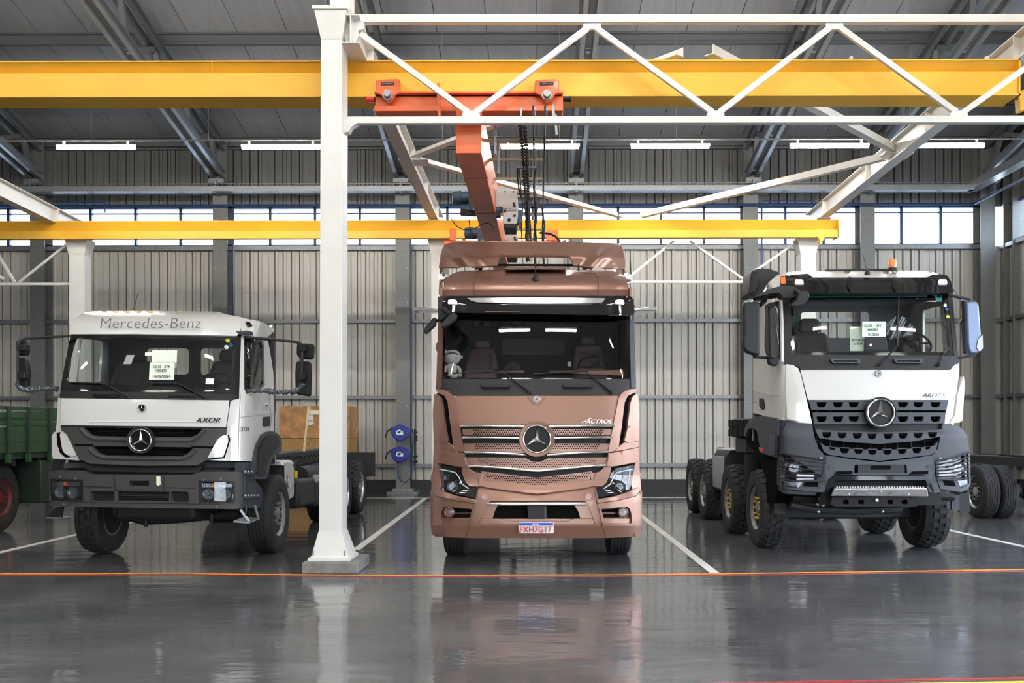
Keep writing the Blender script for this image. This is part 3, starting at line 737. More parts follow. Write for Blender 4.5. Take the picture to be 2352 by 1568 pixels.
# rear end carriage
x0, x1 = P(1018, 0, 19.8).x, P(1285, 0, 19.8).x
MB().box(x0, x1, 19.75, 20.1, zf(568, 19.8), zf(552, 19.8)).build('rear_carriage', 'orange_steel', cr_, bevel=.01)
for px, hw_, yt_ in ((1040, 7, 524), (1268, 14, 528)):
    MB().prism([P(px-hw_, yt_, 19.7), P(px+hw_, yt_, 19.7), P(px+hw_, 552, 19.7), P(px-hw_, 552, 19.7)], (0, .05, 0)).build('rear_trolley_plate', 'orange_steel', cr_, bevel=.01)
# festoon rails and arms
for px, dz, yend in ((1253, 0.0, 19.0), (1228, 0.02, 19.0)):
    X = (px-CX)*12/F
    MB().tube([(X-.01, 10.9, zf(250, 11)+.0), (X+.03, yend, zf(250, 11))], .013, 6).build('festoon_rail', 'cable_black', cr_)
    MB().tube([(X, 11.0, zf(250, 11)), (X, 11.35, zf(250, 11))], .02, 6).build('rail_end', 'galv', cr_)
for i, yy in enumerate((12.2, 13.05, 14.05, 15.1, 16.4, 17.6)):
    zz = zf(323, 12.2)
    MB().bar((gx1, yy, zz), ((1250-CX)*yy/F+.0, yy, zz), .035, .035).build('festoon_arm', 'arm_olive', cr_, label='olive festoon arm')
for a, b_, yy in (((1197, 248), (1197, 284), 11.3), ((1228, 248), (1228, 284), 11.3), ((1137, 290), (1138, 355), 11.9), ((1145, 322), (1145, 399), 12.4), ((1271, 240), (1271, 270), 11.3), ((1276, 258), (1278, 310), 11.5)):
    MB().bar(P(*a, yy), P(*b_, yy), .03, .03, (0, 1, 0)).build('drop_bar', 'galv', cr_)
# hanging chains and cables (part of the crane's festoon)
def chain(path, name, r=.035, wire=.009):
    mb = MB(); pts = [V(p) for p in path]; L = 0; k = 0
    for a, b_ in zip(pts, pts[1:]):
        n_ = max(1, int((b_-a).length/(r*1.7)))
        for i in range(n_):
            c = a+(b_-a)*(i+.5)/n_; d = (b_-a).normalized(); u = V((1, 0, 0)) if k % 2 else V((0, .6, .8))
            u = (u-d*u.dot(d)).normalized(); ring = []
            for j in range(10):
                t2 = 2*math.pi*j/10; ring.append(c+d*math.cos(t2)*r+u*math.sin(t2)*r*.6)
            mb.tube(ring, wire, 5, closed=True); k += 1
    return mb.build(name, 'cable_black', cr_)
cx_ = lambda px, y: (px-CX)*y/F
chain([(cx_(1196, 11.6), 11.6, 5.45), (cx_(1203, 12.8), 12.8, 5.40), (cx_(1207, 14), 14.0, 5.30), (cx_(1210, 15.5), 15.5, 5.2), (cx_(1212, 17.5), 17.5, 5.2)], 'cable_chain')
chain([(cx_(1206, 11.6), 11.6, 5.43), (cx_(1212, 12.8), 12.8, 5.36), (cx_(1213, 14), 14.0, 5.34), (cx_(1216, 15.5), 15.5, 5.2), (cx_(1220, 17.5), 17.5, 5.1)], 'cable_chain')
rr = random.Random(3)
def wob(pts, r, name='hanging_cable', m='cable_black', n=26, amp=.005):
    out = []; pts = [V(p) for p in pts]
    for i in range(n+1):
        t2 = i/n*(len(pts)-1); k = min(int(t2), len(pts)-2); f = t2-k
        p0, p1, p2, p3 = pts[max(k-1, 0)], pts[k], pts[k+1], pts[min(k+2, len(pts)-1)]
        c = 0.5*((2*p1)+(p2-p0)*f+(2*p0-5*p1+4*p2-p3)*f*f+(3*p1-p0-3*p2+p3)*f**3)
        out.append(c+V((rr.uniform(-amp, amp), 0, rr.uniform(-amp, amp))))
    return MB().tube(out, r, 6).build(name, m, cr_)
wob([P(1189, 385, 13.2), P(1191, 430, 13.3), P(1203, 470, 13.4), P(1211, 500, 13.5), P(1210, 560, 13.6)], .012)
wob([P(1192, 385, 13.2), P(1197, 440, 13.3), P(1200, 480, 13.4), P(1198, 530, 13.5), P(1200, 560, 13.6)], .010)
wob([P(1231, 385, 13.2), P(1226, 430, 13.3), P(1230, 470, 13.4), P(1229, 520, 13.5), P(1232, 560, 13.6)], .016)
wob([P(1212, 460, 13.2), P(1214, 500, 13.3), P(1211, 540, 13.4), P(1213, 600, 13.5)], .03, amp=.008)
wob([P(1228, 440, 14.2), P(1233, 480, 14.2), P(1228, 540, 14.2), P(1230, 612, 14.2)], .02)
wob([P(1244, 470, 15.2), P(1250, 520, 15.2), P(1247, 570, 15.2), P(1250, 612, 15.2)], .018)
wob([P(1218, 425, 13.6), P(1205, 455, 13.6), P(1214, 520, 13.6)], .008)
wob([P(1240, 535, 15.5), P(1262, 537, 15.5), P(1278, 545, 15.5), P(1290, 560, 15.5)], .018)
wob([P(1036, 500, 14.6), P(1050, 520, 14.6), P(1080, 528, 14.6), P(1117, 512, 14.6), P(1135, 524, 14.6)], .008, amp=.003)
wob([P(1077, 503, 14.6), P(1082, 545, 15.5)], .007, amp=.002)
MB().bar(P(1187, 384, 13.2), P(1231, 384, 13.2), .03, .03).build('cable_clamp_bar', 'galv', cr_)
# hoists
def hoist(px, py, s, Y, lab):
    h = thing('chain_hoist', lab, 'hoist', tuple(P(px, py, Y)), 'hoists under the orange bridge', kind='thing')
    q = lambda a, b_, yy=Y: P(px+a*s, py+b_*s, yy)
    body = MB().prism([q(-27, -39), q(29, -39), q(33, 6), q(30, 39), q(-2, 39), q(-4, 0), q(-29, 0)], (0, .45, 0)).build('gear_housing', 'hoist_grey', h, bevel=.01)
    MB().prism([q(-2, 39), q(30, 39), q(27, 50), q(1, 50)], (0, .45, 0)).build('lower_cover', 'engine_black', h, bevel=.01)
    mb = MB()
    for a, b_ in ((-22, -32), (-24, -20), (22, -35), (22, -8), (24, -2), (-20, -5), (2, -35), (24, 20), (2, 10), (10, 30)): mb.cyl(q(a, b_, Y), q(a, b_, Y-.012), .012 if (a+b_) % 2 else .02, 8)
    mb.build('screw_heads', 'engine_black', h)['kind'] = 'stuff'
    MB().tube([q(11, 26, Y-.005), q(15, 29, Y-.005), q(12, 34, Y-.005), q(9, 31, Y-.005)], .008, 6).build('hook_mark', 'engine_black', h)
    MB().prism([q(31, 5), q(42, 6), q(40, 36), q(32, 40)], (0, .4, 0)).build('side_cover', 'motor_blue', h, bevel=.01)
    text('DR-Com', 'lettering', 'ink', h, q(13, 7, Y-.012), .060*s, .001, sx=1.05)
    MB().lathe(q(-120, -20, Y+.15), (1, 0, 0), [(0, .01), (.02, .10), (.16, .115), (.17, .10), (.34, .10), (.35, .13), (.5, .13), (.5, .0)], 20).build('motor', 'motor_blue', h)
    box('terminal_box', 'motor_blue', h, q(-82, 0).x, q(-60, 0).x, Y+.02, Y+.3, q(0, 8).z, q(0, -32).z, bevel=.01)
    MB().prism([q(-72, -2, Y), q(-63, -2, Y), q(-63, 8, Y), q(-72, 8, Y)], (0, -.01, 0)).build('rating_label', 'paper', h)
    MB().bar(q(-100, 12, Y+.1), q(-8, 17, Y+.1), .12, .09).build('trolley_bar', 'engine_black', h)
    MB().bar(q(-40, 2, Y+.1), q(-8, 4, Y+.1), .1, .12).build('coupling', 'engine_black', h)
    MB().tube([q(-25, 5, Y+.1), q(-8, 5, Y+.1)], .09, 14).build('drum', 'motor_blue', h)
hoist(1158, 475, 1.0, 14.6, 'grey and blue hoist on the orange bridge, upper one in view')
hoist(1164, 552, .82, 17.4, 'grey and blue hoist on the orange bridge, just above the copper roof')
# ================================================================== HOSE REELS, CRATE
for k, (px, py) in enumerate(((917, 993), (917, 1043))):
    h = thing('hose_reel', 'blue wall hose reel with white letters, %s one of the pair on the grey column' % ('upper' if k == 0 else 'lower'), 'hose reel', tuple(P(px, py, 24.3)), 'hose reels')
    r_ = .235
    pts = [(px+20*math.cos(a)*(1.05 if i % 2 else .9), py-19*math.sin(a)*(1.0 if i % 2 else .95)) for i, a in enumerate([math.pi/8*(j+.5) for j in range(16)])]
    pts = rnd([(px-21, py-12), (px-8, py-14), (px, py-20), (px+12, py-14), (px+21, py-11), (px+21, py+8), (px+14, py+13), (px+3, py+21), (px-12, py+14), (px-18, py+6)], 6)
    MB().prism([P(a, b_, 24.2) for a, b_ in pts], (0, .2, 0)).build('casing', 'reel_blue', h, bevel=.02)
    text('Ca', 'logo', 'white_plastic', h, P(px, py, 24.18), .17, .003, shear=.2, bold=.006)
    MB().tube([P(px-20, py-8, 24.25), P(px-28, py-2, 24.25), P(px-32, py+12, 24.25)], .02, 8).build('hose', 'cable_black', h)
    MB().box(P(px, 0, 24.4).x-.1, P(px, 0, 24.4).x+.16, 24.4, 24.52, P(0, py, 24.4).z-.1, P(0, py, 24.4).z+.1).build('bracket', 'column_grey', h)
o = MB().tube([P(914, 1062, 24.3), P(914, 1090, 24.3), P(920, 1104, 24.3), P(930, 1108, 24.3), P(944, 1098, 24.3), P(950, 1000, 24.3), P(948, 985, 24.3)], .02, 8).build('looped_hose', 'blue_steel', None)
tag(o, 'looped dark hose hanging under the hose reels', 'hose')
v = thing('air_valve', 'black valve fittings on the blue pipe beside the hose reels', 'valve', tuple(P(954, 1010, 24.5)))
for py in (995, 1005, 1012, 1050, 1062):
    MB().cyl(P(948, py, 24.45), P(959, py-3, 24.45), .028, 8).build('fitting', 'engine_black', v)
MB().cyl(P(953, 985, 24.45), P(953, 1070, 24.45), .022, 8).build('stem', 'engine_black', v)
cr2 = thing('wrapped_crate', 'brown plastic wrapped crate standing behind the first white truck', 'crate', tuple(P(720, 1150, 22.2)))
cr2.location.z = 0
ca, cb = P(641, 932, 22), P(803, 932, 22)
zt, zm = ca.z, zf(1006, 22)
MB().box(ca.x, cb.x, 22, 23.1, zm, zt).build('cardboard_top', 'cardboard', cr2, bevel=.02)
MB().box(ca.x+.04, cb.x-.02, 22.02, 23.08, .18, zm).build('osb_base', 'osb', cr2)
for k in range(3): box('skid', 'wood_pale', cr2, ca.x+.1+k*.65, ca.x+.25+k*.65, 22.02, 23.05, 0, .18)
MB().prism([P(708, 942, 21.99), P(733, 942, 21.99), P(733, 952, 21.99), P(708, 952, 21.99)], (0, -.005, 0)).build('white_tape', 'masking_tape', cr2)
MB().prism([P(708, 953, 21.99), P(719, 953, 21.99), P(721, 974, 21.99), P(709, 977, 21.99)], (0, -.005, 0)).build('shipping_label', 'light_body', cr2)
text('DR 2', 'label_print', 'ink', cr2, P(714, 966, 21.97), .05, .001)
# ================================================================== VEHICLE BUILDERS
class Truck:
    def __init__(s, root, Y0, cx, half, prof, bow=(.06, .20, 8), side=None, k=.25):
        s.root, s.Y0, s.cx, s.half, s.prof, s.bow, s.side, s.k = root, Y0, cx, half, prof, bow, side, k
    def y(s, px, py):
        u = min(abs((px-s.cx)/s.half), 1.06)
        Y = s.Y0+lerp(s.prof, py)+s.bow[0]*u*u+s.bow[1]*u**s.bow[2]
        if s.side is not None:
            dx = px-CX
            if dx*s.side > 0: Y = smax(Y, s.side*F/dx, s.k)
        return Y
    def pt(s, px, py, d=0.0):
        Y = s.y(px, py)
        if s.side is None or not d: return P(px, py, Y+d)
        sd, s.side = s.side, None; Yf = s.y(px, py); s.side = sd
        w_ = max(0.0, min(1.0, (Y-Yf-.03)/.15)) if (px-CX)*sd > 0 else 0.0
        return P(px, py, Y+d*(1-w_))+V((d*w_*(1 if sd > 0 else -1), 0, 0))
    def plate(s, name, m, pts, d=0.0, thick=.025, parent=None, r=0, **k):
        if r: pts = rnd(pts, r)
        return sheet(name, m, parent or s.root, pts, lambda a, b: s.pt(a, b, d), thick, **k)
    def mir(s, pts): return [(2*s.cx-x, y) for x, y in pts][::-1]
    def both(s, name, m, pts, **k):
        a = s.plate(name, m, pts, **k)
        if 'holes' in k: k['holes'] = [s.mir(h) for h in k['holes']]
        return a, s.plate(name, m, s.mir(pts), **k)
    def path(s, name, m, pts, r, d=0.0, parent=None, n=8, sub=4, **k):
        out = []
        for (a, b), (c, e) in zip(pts, pts[1:]):
            for i in range(sub): t = i/sub; out.append(s.pt(a+(c-a)*t, b+(e-b)*t, d))
        out.append(s.pt(*pts[-1], d))
        return MB().tube(out, r, n).build(name, m, parent or s.root, **k)
    def perf(s, name, polys, pitch=5.2, r=1.65, d=-.006, parent=None):
        mb = MB()
        for pts in polys:
            xs = [p[0] for p in pts]; ys = [p[1] for p in pts]; row = 0; yy = min(ys)+r+.4
            while yy < max(ys)-r:
                xx = min(xs)+(pitch/2 if row % 2 else 0)
                while xx < max(xs):
                    ins = False; j = len(pts)-1
                    for i in range(len(pts)):
                        (xi, yi), (xj, yj) = pts[i], pts[j]
                        if (yi > yy) != (yj > yy) and xx < (xj-xi)*(yy-yi)/(yj-yi)+xi: ins = not ins
                        j = i
                    if ins:
                        mb.add([s.pt(xx+r*math.cos(a*math.pi/3), yy+r*math.sin(a*math.pi/3), d) for a in range(6)], [(5, 4, 3, 2, 1, 0)])
                    xx += pitch
                yy += pitch*.82; row += 1
        o = mb.build(name, 'void_black', parent or s.root, smooth=False); o['kind'] = 'stuff'; return o
def star(parent, px, py, rpx, Y, ringmat='chrome', outer=None, back='gloss_black', lab=None, h=.03):
    r = rpx*Y/F; c = P(px, py, Y); ax = V((0, -1, 0))
    if outer: 
        e = MB().lathe(c, ax, [(-.02, outer[0]*Y/F), (.025, outer[0]*Y/F), (.035, outer[0]*Y/F*.97), (.03, r*1.02), (0, r*1.0), (-.02, r)], 48).build('emblem', outer[1], parent)
    else:
        e = MB().lathe(c, ax, [(-.01, r*1.06), (.004, r*1.06), (.004, 0)], 32).build('emblem', back, parent)
    e['label'] = lab or 'round emblem with a three pointed star'
    MB().lathe(c, ax, [(0, r*.93), (.006, 0)], 40).build('emblem_disc', back, e)
    tb = [(c+V((math.cos(a), 0, math.sin(a)))*r*.95+V((0, -h*.5, 0))) for a in [2*math.pi*i/40 for i in range(40)]]
    MB().tube(tb, r*.075, 8, closed=True).build('emblem_ring', ringmat, e)
    mb = MB(); top = c+V((0, -h*1.3, 0))
    for k in range(3):
        a = math.pi/2+k*2*math.pi/3
        f = lambda rr_, aa, yy: c+V((math.cos(aa)*rr_, yy, math.sin(aa)*rr_))
        tip = f(r*.93, a, -h*.45); s1 = f(r*.2, a+math.pi/3, -h*.2); s2 = f(r*.2, a-math.pi/3, -h*.2)
        mb.add([top, tip, s1, s2], [(0, 1, 2), (0, 3, 1), (1, 3, 2)])
    mb.build('star', ringmat, e, smooth=False)
    return e
def wheel(parent, Xo, s, Y, R, W, rim='rim_grey', lug='alloy', tyre='rubber', tread='road', rr=.29, zc=None, lab=None, seed=1, steer=0.0):
    """outer face at Xo looking along s (+1/-1)"""
    zc = R if zc is None else zc
    c = V((Xo-s*W/2, Y, zc)); ax = V((s, 0, 0))
    rot = Matrix.Rotation(steer, 3, 'Z') if steer else None
    h = W/2
    e = Matrix.Identity(3)
    prof = [(-h*.62, rr), (-h*.92, rr*1.12), (-h, (R+rr)/2), (-h*.93, R*.93), (-h*.80, R*.985), (-h*.5, R), (h*.5, R), (h*.80, R*.985), (h*.93, R*.93), (h, (R+rr)/2), (h*.92, rr*1.12), (h*.62, rr)]
    if tread == 'road':
        pr = prof[:5]
        for i in range(5):
            a0 = -h*.74+i*h*.30
            pr += [(a0, R), (a0+h*.24, R), (a0+h*.25, R-.012), (a0+h*.29, R-.012)]
        prof = pr[:-2]+prof[-5:]
    else:
        prof = [(a, r_-(.022 if r_ > R*.98 else 0)) for a, r_ in prof]
    def bld(mb, nm, m, par, **k):
        if rot: mb.v = [tuple(c+rot @ (V(v)-c)) for v in mb.v]
        return mb.build(nm, m, par, **k)
    t = bld(MB().lathe(c, ax, prof, 48), 'wheel', tyre, parent)
    if lab: t['label'] = lab
    if tread != 'road':
        mb = MB(); n = 26
        for k in range(n):
            a = 2*math.pi*k/n
            for j, (a0, a1, off) in enumerate(((-.98, -.50, 0), (-.44, -.03, .5), (.03, .44, 0), (.50, .98, .5))):
                da = 2*math.pi/n*off; w_ = 2*math.pi/n*.36
                vs = []
                for rr_, f in ((R-.03, 1), (R, .88)):
                    for (x_, q) in ((a0, -1), (a1, -1), (a1, 1), (a0, 1)):
                        x2 = x_*h if f == 1 else (x_*.96)*h
                        rr2 = rr_-(.03 if abs(x_) > .9 else 0)
                        sk = .25*(x_ if j in (1, 2) else 0)*w_
                        an = a+da+q*w_*f+sk
                        vs.append(c+ax*x2+V((0, math.cos(an), math.sin(an)))*rr2)
                mb.hexa(vs)
        bld(mb, 'tread_blocks', tyre, t, smooth=False)
    # rim: dished
    o = s
    bld(MB().lathe(c, ax, [(h*.50, rr*.0), (h*.50, rr*.34), (h*.30, rr*.62), (h*.22, rr*.80), (h*.55, rr*.93), (h*.80, rr*1.0), (h*.86, rr*1.05), (h*.72, rr*1.06), (h*.3, rr*1.0), (-h*.8, rr*1.02)], 40), 'rim', rim, t)
    bld(MB().lathe(c, ax, [(-h*.85, 0), (-h*.85, rr*.55), (-h*.8, rr*.93), (h*.1, rr*.95), (h*.1, 0)], 28), 'brake_drum', 'engine_black', t)
    mb = MB(); hb = MB()
    for k in range(10):
        a = 2*math.pi*k/10; d = V((0, math.cos(a), math.sin(a)))
        p = c+ax*(h*.42)+d*rr*.50
        mb.cyl(p, p+ax*.075, .018, 6)
        a += math.pi/10; d = V((0, math.cos(a), math.sin(a)))
        q = c+ax*(h*.235)+d*rr*.76; hb.cyl(q, q+ax*.02, rr*.085, 8)
    bld(mb, 'lug_nuts', lug, t)['kind'] = 'stuff'
    bld(hb, 'hand_holes', 'void_black', t)['kind'] = 'stuff'
    bld(MB().lathe(c, ax, [(h*.45, rr*.34), (h*.45+.05, rr*.30), (h*.45+.07, 0)], 20), 'hub', rim, t)
    return t
def seat(parent, x, y, z, w_, h_, m, lab=None, head=True):
    mb = MB().hexa([(x-w_*.5, y, z), (x+w_*.5, y, z), (x+w_*.5, y+.14, z), (x-w_*.5, y+.14, z),
                    (x-w_*.40, y+.16, z+h_*.74), (x+w_*.40, y+.16, z+h_*.74), (x+w_*.40, y+.28, z+h_*.74), (x-w_*.40, y+.28, z+h_*.74)])
    mb.hexa([(x-w_*.56, y-.45, z-.16), (x+w_*.56, y-.45, z-.16), (x+w_*.56, y+.1, z-.16), (x-w_*.56, y+.1, z-.16),
             (x-w_*.5, y-.42, z), (x+w_*.5, y-.42, z), (x+w_*.5, y+.1, z), (x-w_*.5, y+.1, z)])
    s_ = mb.build('seat', m, parent, bevel=.055, seg=4)
    if lab: s_['label'] = lab
    for sx in (-1, 1):
        MB().hexa([(x+sx*w_*.40-.05, y-.05, z+.02), (x+sx*w_*.40+.05, y-.05, z+.02), (x+sx*w_*.42+.05, y+.08, z+.02), (x+sx*w_*.42-.05, y+.08, z+.02),
                   (x+sx*w_*.34-.04, y+.12, z+h_*.6), (x+sx*w_*.34+.04, y+.12, z+h_*.6), (x+sx*w_*.36+.04, y+.2, z+h_*.6), (x+sx*w_*.36-.04, y+.2, z+h_*.6)]).build('bolster', m, s_, bevel=.035, seg=3)
    if head:
        MB().hexa([(x-w_*.27, y+.15, z+h_*.74), (x+w_*.27, y+.15, z+h_*.74), (x+w_*.27, y+.28, z+h_*.74), (x-w_*.27, y+.28, z+h_*.74),
                   (x-w_*.22, y+.18, z+h_), (x+w_*.22, y+.18, z+h_), (x+w_*.22, y+.28, z+h_), (x-w_*.22, y+.28, z+h_)]).build('headrest', m, s_, bevel=.05, seg=4)
    return s_
def steering(parent, c, r, m='black_plastic', tilt=.9):
    R = Matrix.Rotation(tilt, 3, 'X'); c = V(c)
    mb = MB().tube([c+R @ V((math.cos(a)*r, 0, math.sin(a)*r)) for a in [2*math.pi*i/32 for i in range(32)]], .016, 8, closed=True)
    for a in (0.1, math.pi-.1, -math.pi/2): mb.tube([c, c+R @ V((math.cos(a)*r, 0, math.sin(a)*r))], .014, 6)
    mb.ball(c, .07, .04, .06, 12, 8)
    return mb.build('steering_wheel', m, parent)
def wiper(T, a, b, c, parent=None, d=-.04):
    """a: pivot, b: elbow, c: blade ends pair"""
    p = [T.pt(*a, d+.02), T.pt(*b, d)]
    w_ = MB().tube([p[0], p[0]*.7+p[1]*.3+V((0, -.02, 0)), p[1]], [.016, .012, .007], 6).build('wiper', 'black_plastic', parent or T.root)
    MB().tube([T.pt(c[0][0]+(c[1][0]-c[0][0])*i/8, c[0][1]+(c[1][1]-c[0][1])*i/8, d+.015) for i in range(9)], .009, 6).build('wiper_blade', 'black_plastic', w_)
    MB().cyl(T.pt(*a, .01), T.pt(*a, d-.01), .02, 10).build('wiper_pivot', 'black_plastic', w_)
    return w_
def lampbowl(parent, c, r, axis=(0, -1, 0), lensm='lens_glass', bowl='chrome'):
    b = MB().lathe(c, axis, [(-r*.7, 0), (-r*.68, r*.3), (-r*.3, r*.75), (0, r), (.008, r*1.05), (-.02, r*1.1)], 24).build('lamp_reflector', bowl, parent)
    MB().ball(V(c)+V((0, .35*r, 0)), r*.4, r*.4, r*.4, 14, 8).build('projector_lens', 'lens_glass', b)
    return b
# ================================================================== COPPER TRACTOR UNIT
rt = thing('tractor_truck', 'copper coloured tractor truck with high roof, standing in the middle bay', 'truck', (P(1231.5, 0, 12.5).x, 12.5, 0))
A = Truck(rt, 11.10, 1231.5, 243, [(618, 1.7), (623, 1.25), (632, .86), (645, .66), (655, .62), (664, .60), (672, .50), (682, .40), (724, .36), (873, .13), (908, .09), (975, .05), (1045, .05), (1066, .05), (1100, .05), (1127, .01), (1142, -.03), (1206, -.03), (1236, .02)], (.06, .20, 8))
cx = A.cx
# shell behind the skins
def cx2(px, Y): return (px-CX)*Y/F
xl, xr = cx2(1231.5, 11.4)-1.185, cx2(1231.5, 11.4)+1.185
sb = MB().box(xl, xl+.03, 11.55, 13.3, 1.95, 3.42).box(xr-.03, xr, 11.55, 13.3, 1.95, 3.42)
sb.box(xl, xl+.03, 11.45, 13.3, .95, 1.97).box(xr-.03, xr, 11.45, 13.3, .95, 1.97)
sb.box(xl, xr, 13.27, 13.32, .95, 3.55).box(xl, xr, 11.6, 13.3, .95, 1.0)
sb.build('cab_shell', 'copper', rt, bevel=.01)
MB().hexa([(xl, 11.9, 3.36), (xr, 11.9, 3.36), (xr, 13.32, 3.36), (xl, 13.32, 3.36), (xl+.25, 12.25, 3.58), (xr-.25, 12.25, 3.58), (xr-.25, 13.3, 3.62), (xl+.25, 13.3, 3.62)]).build('cab_roof', 'copper', rt, bevel=.03)
for s, X in ((-1, xl), (1, xr)):                       # doors with windows
    d_ = MB().box(X-.012*(s < 0)-.0, X+.012*(s > 0)+.0, 11.75, 12.75, 1.2, 2.25).build('door', 'copper', rt, bevel=.004)
    MB().box(X-.016*(s < 0), X+.016*(s > 0), 11.82, 12.68, 2.28, 3.05).build('door_window', 'gloss_black', d_)
    MB().box(X-.04*(s < 0), X+.04*(s > 0), 12.5, 12.68, 2.0, 2.05).build('door_handle', 'black_plastic', d_)
# roof skin and bonnet skins
roof = [(1015, 681), (1018, 664), (1024, 643), (1036, 629), (1052, 623.5), (1072, 621), (1130, 619.5), (1231, 619), (1333, 619.5), (1391, 621), (1411, 623.5), (1427, 629), (1439, 643), (1445, 664), (1448, 681)]
A.plate('roof_skin', 'copper', roof, thick=.02, step=10, vstep=4)
for s in (1, -1):
    A.path('roof_seam', 'copper_dark', [(cx-s*131, 622), (cx-s*142, 640), (cx-s*143, 660), (cx-s*141, 680)], .004, d=-.004)
# sun visor in gloss black
vis = A.plate('sun_visor', 'gloss_black', [(1006, 681), (1020, 679), (1443, 679), (1456, 682), (1457, 722), (1445, 724), (1231, 720.5), (1044, 718), (1020, 714), (1005, 712)], d=-.14, thick=.03, step=10, bevel=.006)
A.plate('visor_chrome_strip', 'chrome', [(1074, 684), (1231, 682.5), (1390, 684.5), (1385, 693), (1376, 696), (1231, 697), (1096, 694), (1082, 690)], d=-.165, thick=.02, parent=vis, bevel=.004)
for c in (1039, 1424):
    ml = A.plate('marker_lamp', 'white_plastic', rnd([(c-10, 688), (c+9, 688), (c+11, 699), (c-11, 698)], 3), d=-.165, thick=.03, parent=vis, bevel=.004, label='small white marker lamp')
A.path('visor_glint_bar', 'dash_copper', [(1115, 715.5), (1195, 716)], .003, d=-.16, parent=vis)
# windscreen and its surround
A.plate('windscreen_frame', 'gloss_black', [(1011, 716), (1450, 716), (1459, 874), (1004, 873)], holes=[rnd([(1022, 730), (1440, 731), (1446, 868), (1017, 867)], 6)], thick=.03)
A.plate('windscreen', 'dark_glass', [(1018, 726), (1444, 726), (1450, 871), (1013, 871)], d=-.008, thick=0.0, step=20)
A.plate('pillar_trim', 'blue_grey_plastic', [(1446, 724), (1456, 722), (1461, 880), (1458, 893), (1450, 890)], d=-.03, thick=.04)
A.plate('pillar_trim', 'copper_dark', [(1016, 724), (1007, 722), (1002, 880), (1005, 893), (1013, 890)], d=-.03, thick=.04)
# cowl panel
A.plate('cowl_panel', 'grey_plastic', [(1003, 870), (1460, 870), (1461, 892), (1436, 899), (1423, 908), (1042, 908), (1026, 899), (1001, 892)], d=-.012, thick=.03, bevel=.004)
for a, b in ((1101, 1173), (1291, 1363)):
    g = A.plate('grab_handle', 'black_plastic', rnd([(a, 881), (b, 881), (b-2, 889), (a+3, 889)], 4), d=-.07, thick=.04, bevel=.006)
wiper(A, (1216, 900), (1155, 855), ((1040, 857), (1172, 851)), d=-.05)
wiper(A, (1405, 901), (1345, 853), ((1225, 859), (1350, 852)), d=-.05)
# front flap (bonnet)
body = 'copper'
A.plate('front_flap', body, [(1041, 908), (1424, 908), (1404, 1035), (1398, 1040), (1067, 1040), (1062, 1035)], d=0, thick=.03, bevel=.005,
        holes=[[(1056, 975), (1409, 975), (1401, 1034), (1397, 1036), (1068, 1036), (1065, 1034)]])
A.plate('badge_recess', 'copper_dark', rnd([(1208, 909), (1256, 909), (1241, 928), (1233, 932), (1224, 928)], 6), d=-.004, thick=.003)
A.plate('badge_recess_fill', body, rnd([(1210, 908.5), (1254, 908.5), (1240, 926), (1233, 930), (1225, 926)], 6), d=-.008, thick=.004)
star(rt, 1233, 916, 7.4, A.y(1233, 916)-.02, outer=None, back='gloss_black', lab='small round front badge', h=.008)
# corner air deflectors
for sgn in (1, -1):
    f = (lambda pts: pts) if sgn == 1 else (lambda pts: A.mir(pts))
    A.plate('pillar_post', body, f([(1000, 893), (1012, 893), (1028, 898), (1037, 905), (1042, 915), (1066, 1038), (1053, 1036), (1042, 1027), (1035, 980), (1028, 923), (1021, 909), (1005, 901)]), d=-.03, thick=.04, bevel=.006)
    A.plate('deflector_slot', 'void_black', f([(1003, 902), (1020, 906), (1030, 925), (1044, 1026), (1053, 1037), (1040, 1034), (1018, 1012), (1008, 930)]), d=-.002, thick=.01)
    A.plate('corner_deflector', body, f([(997, 905), (1003, 905), (1010, 911), (1015, 925), (1022, 985), (1029, 1012), (1022, 1017), (996, 1012), (994, 950)]), d=-.045, thick=.04, bevel=.01)
    A.plate('corner_sill', body, f([(995, 1012), (1028, 1014), (1043, 1026), (1052, 1038), (1030, 1034), (996, 1027)]), d=-.03, thick=.05, bevel=.008)
# grille: black backing then bars
bk = A.plate('grille_backing', 'black_plastic', [(1050, 970), (1415, 970), (1404, 1042), (1392, 1070), (1360, 1100), (1234, 1128), (1103, 1100), (1072, 1068), (1060, 1040)], d=.05, thick=.02)
bars = [
    ([(1061, 985), (1409, 985), (1405, 1000), (1064, 1000)], [(1083, 986), (1386, 986), (1381, 999), (1089, 999)]),
    ([(1064, 1018), (1404, 1018), (1401, 1036), (1067, 1036)], [(1089, 1019), (1378, 1019), (1373, 1034), (1094, 1034)]),
    ([(1067, 1050), (1206, 1051), (1222, 1060), (1240, 1061), (1260, 1052), (1398, 1050), (1395, 1066), (1233, 1079), (1074, 1067)], [(1094, 1052), (1204, 1053), (1220, 1062), (1240, 1063), (1262, 1054), (1370, 1052), (1366, 1064), (1233, 1076), (1101, 1065)]),
    ([(1106, 1082), (1233, 1097), (1359, 1082), (1364, 1103), (1234, 1124), (1102, 1103)], [(1114, 1085), (1233, 1099), (1354, 1084), (1350, 1095), (1234, 1116), (1119, 1096)]),
]
for o_, p_ in bars:
    g = A.plate('grille_bar', body, o_, d=-.005, thick=.03, bevel=.003, step=12)
    A.perf('perforations', [p_], d=-.0115, parent=g)
for pts in ([(1056, 977.5), (1205, 979)], [(1262, 979), (1411, 977.5)], [(1062, 1004.5), (1194, 1006)], [(1272, 1006), (1406, 1004)], [(1067, 1038), (1140, 1040), (1210, 1044.5)], [(1256, 1044.5), (1326, 1040), (1400, 1037)], [(1074, 1069), (1150, 1074), (1233, 1081), (1316, 1074), (1392, 1067)]):
    A.path('chrome_strip', 'chrome', pts, .016, d=-.02, sub=6)
mb = MB()
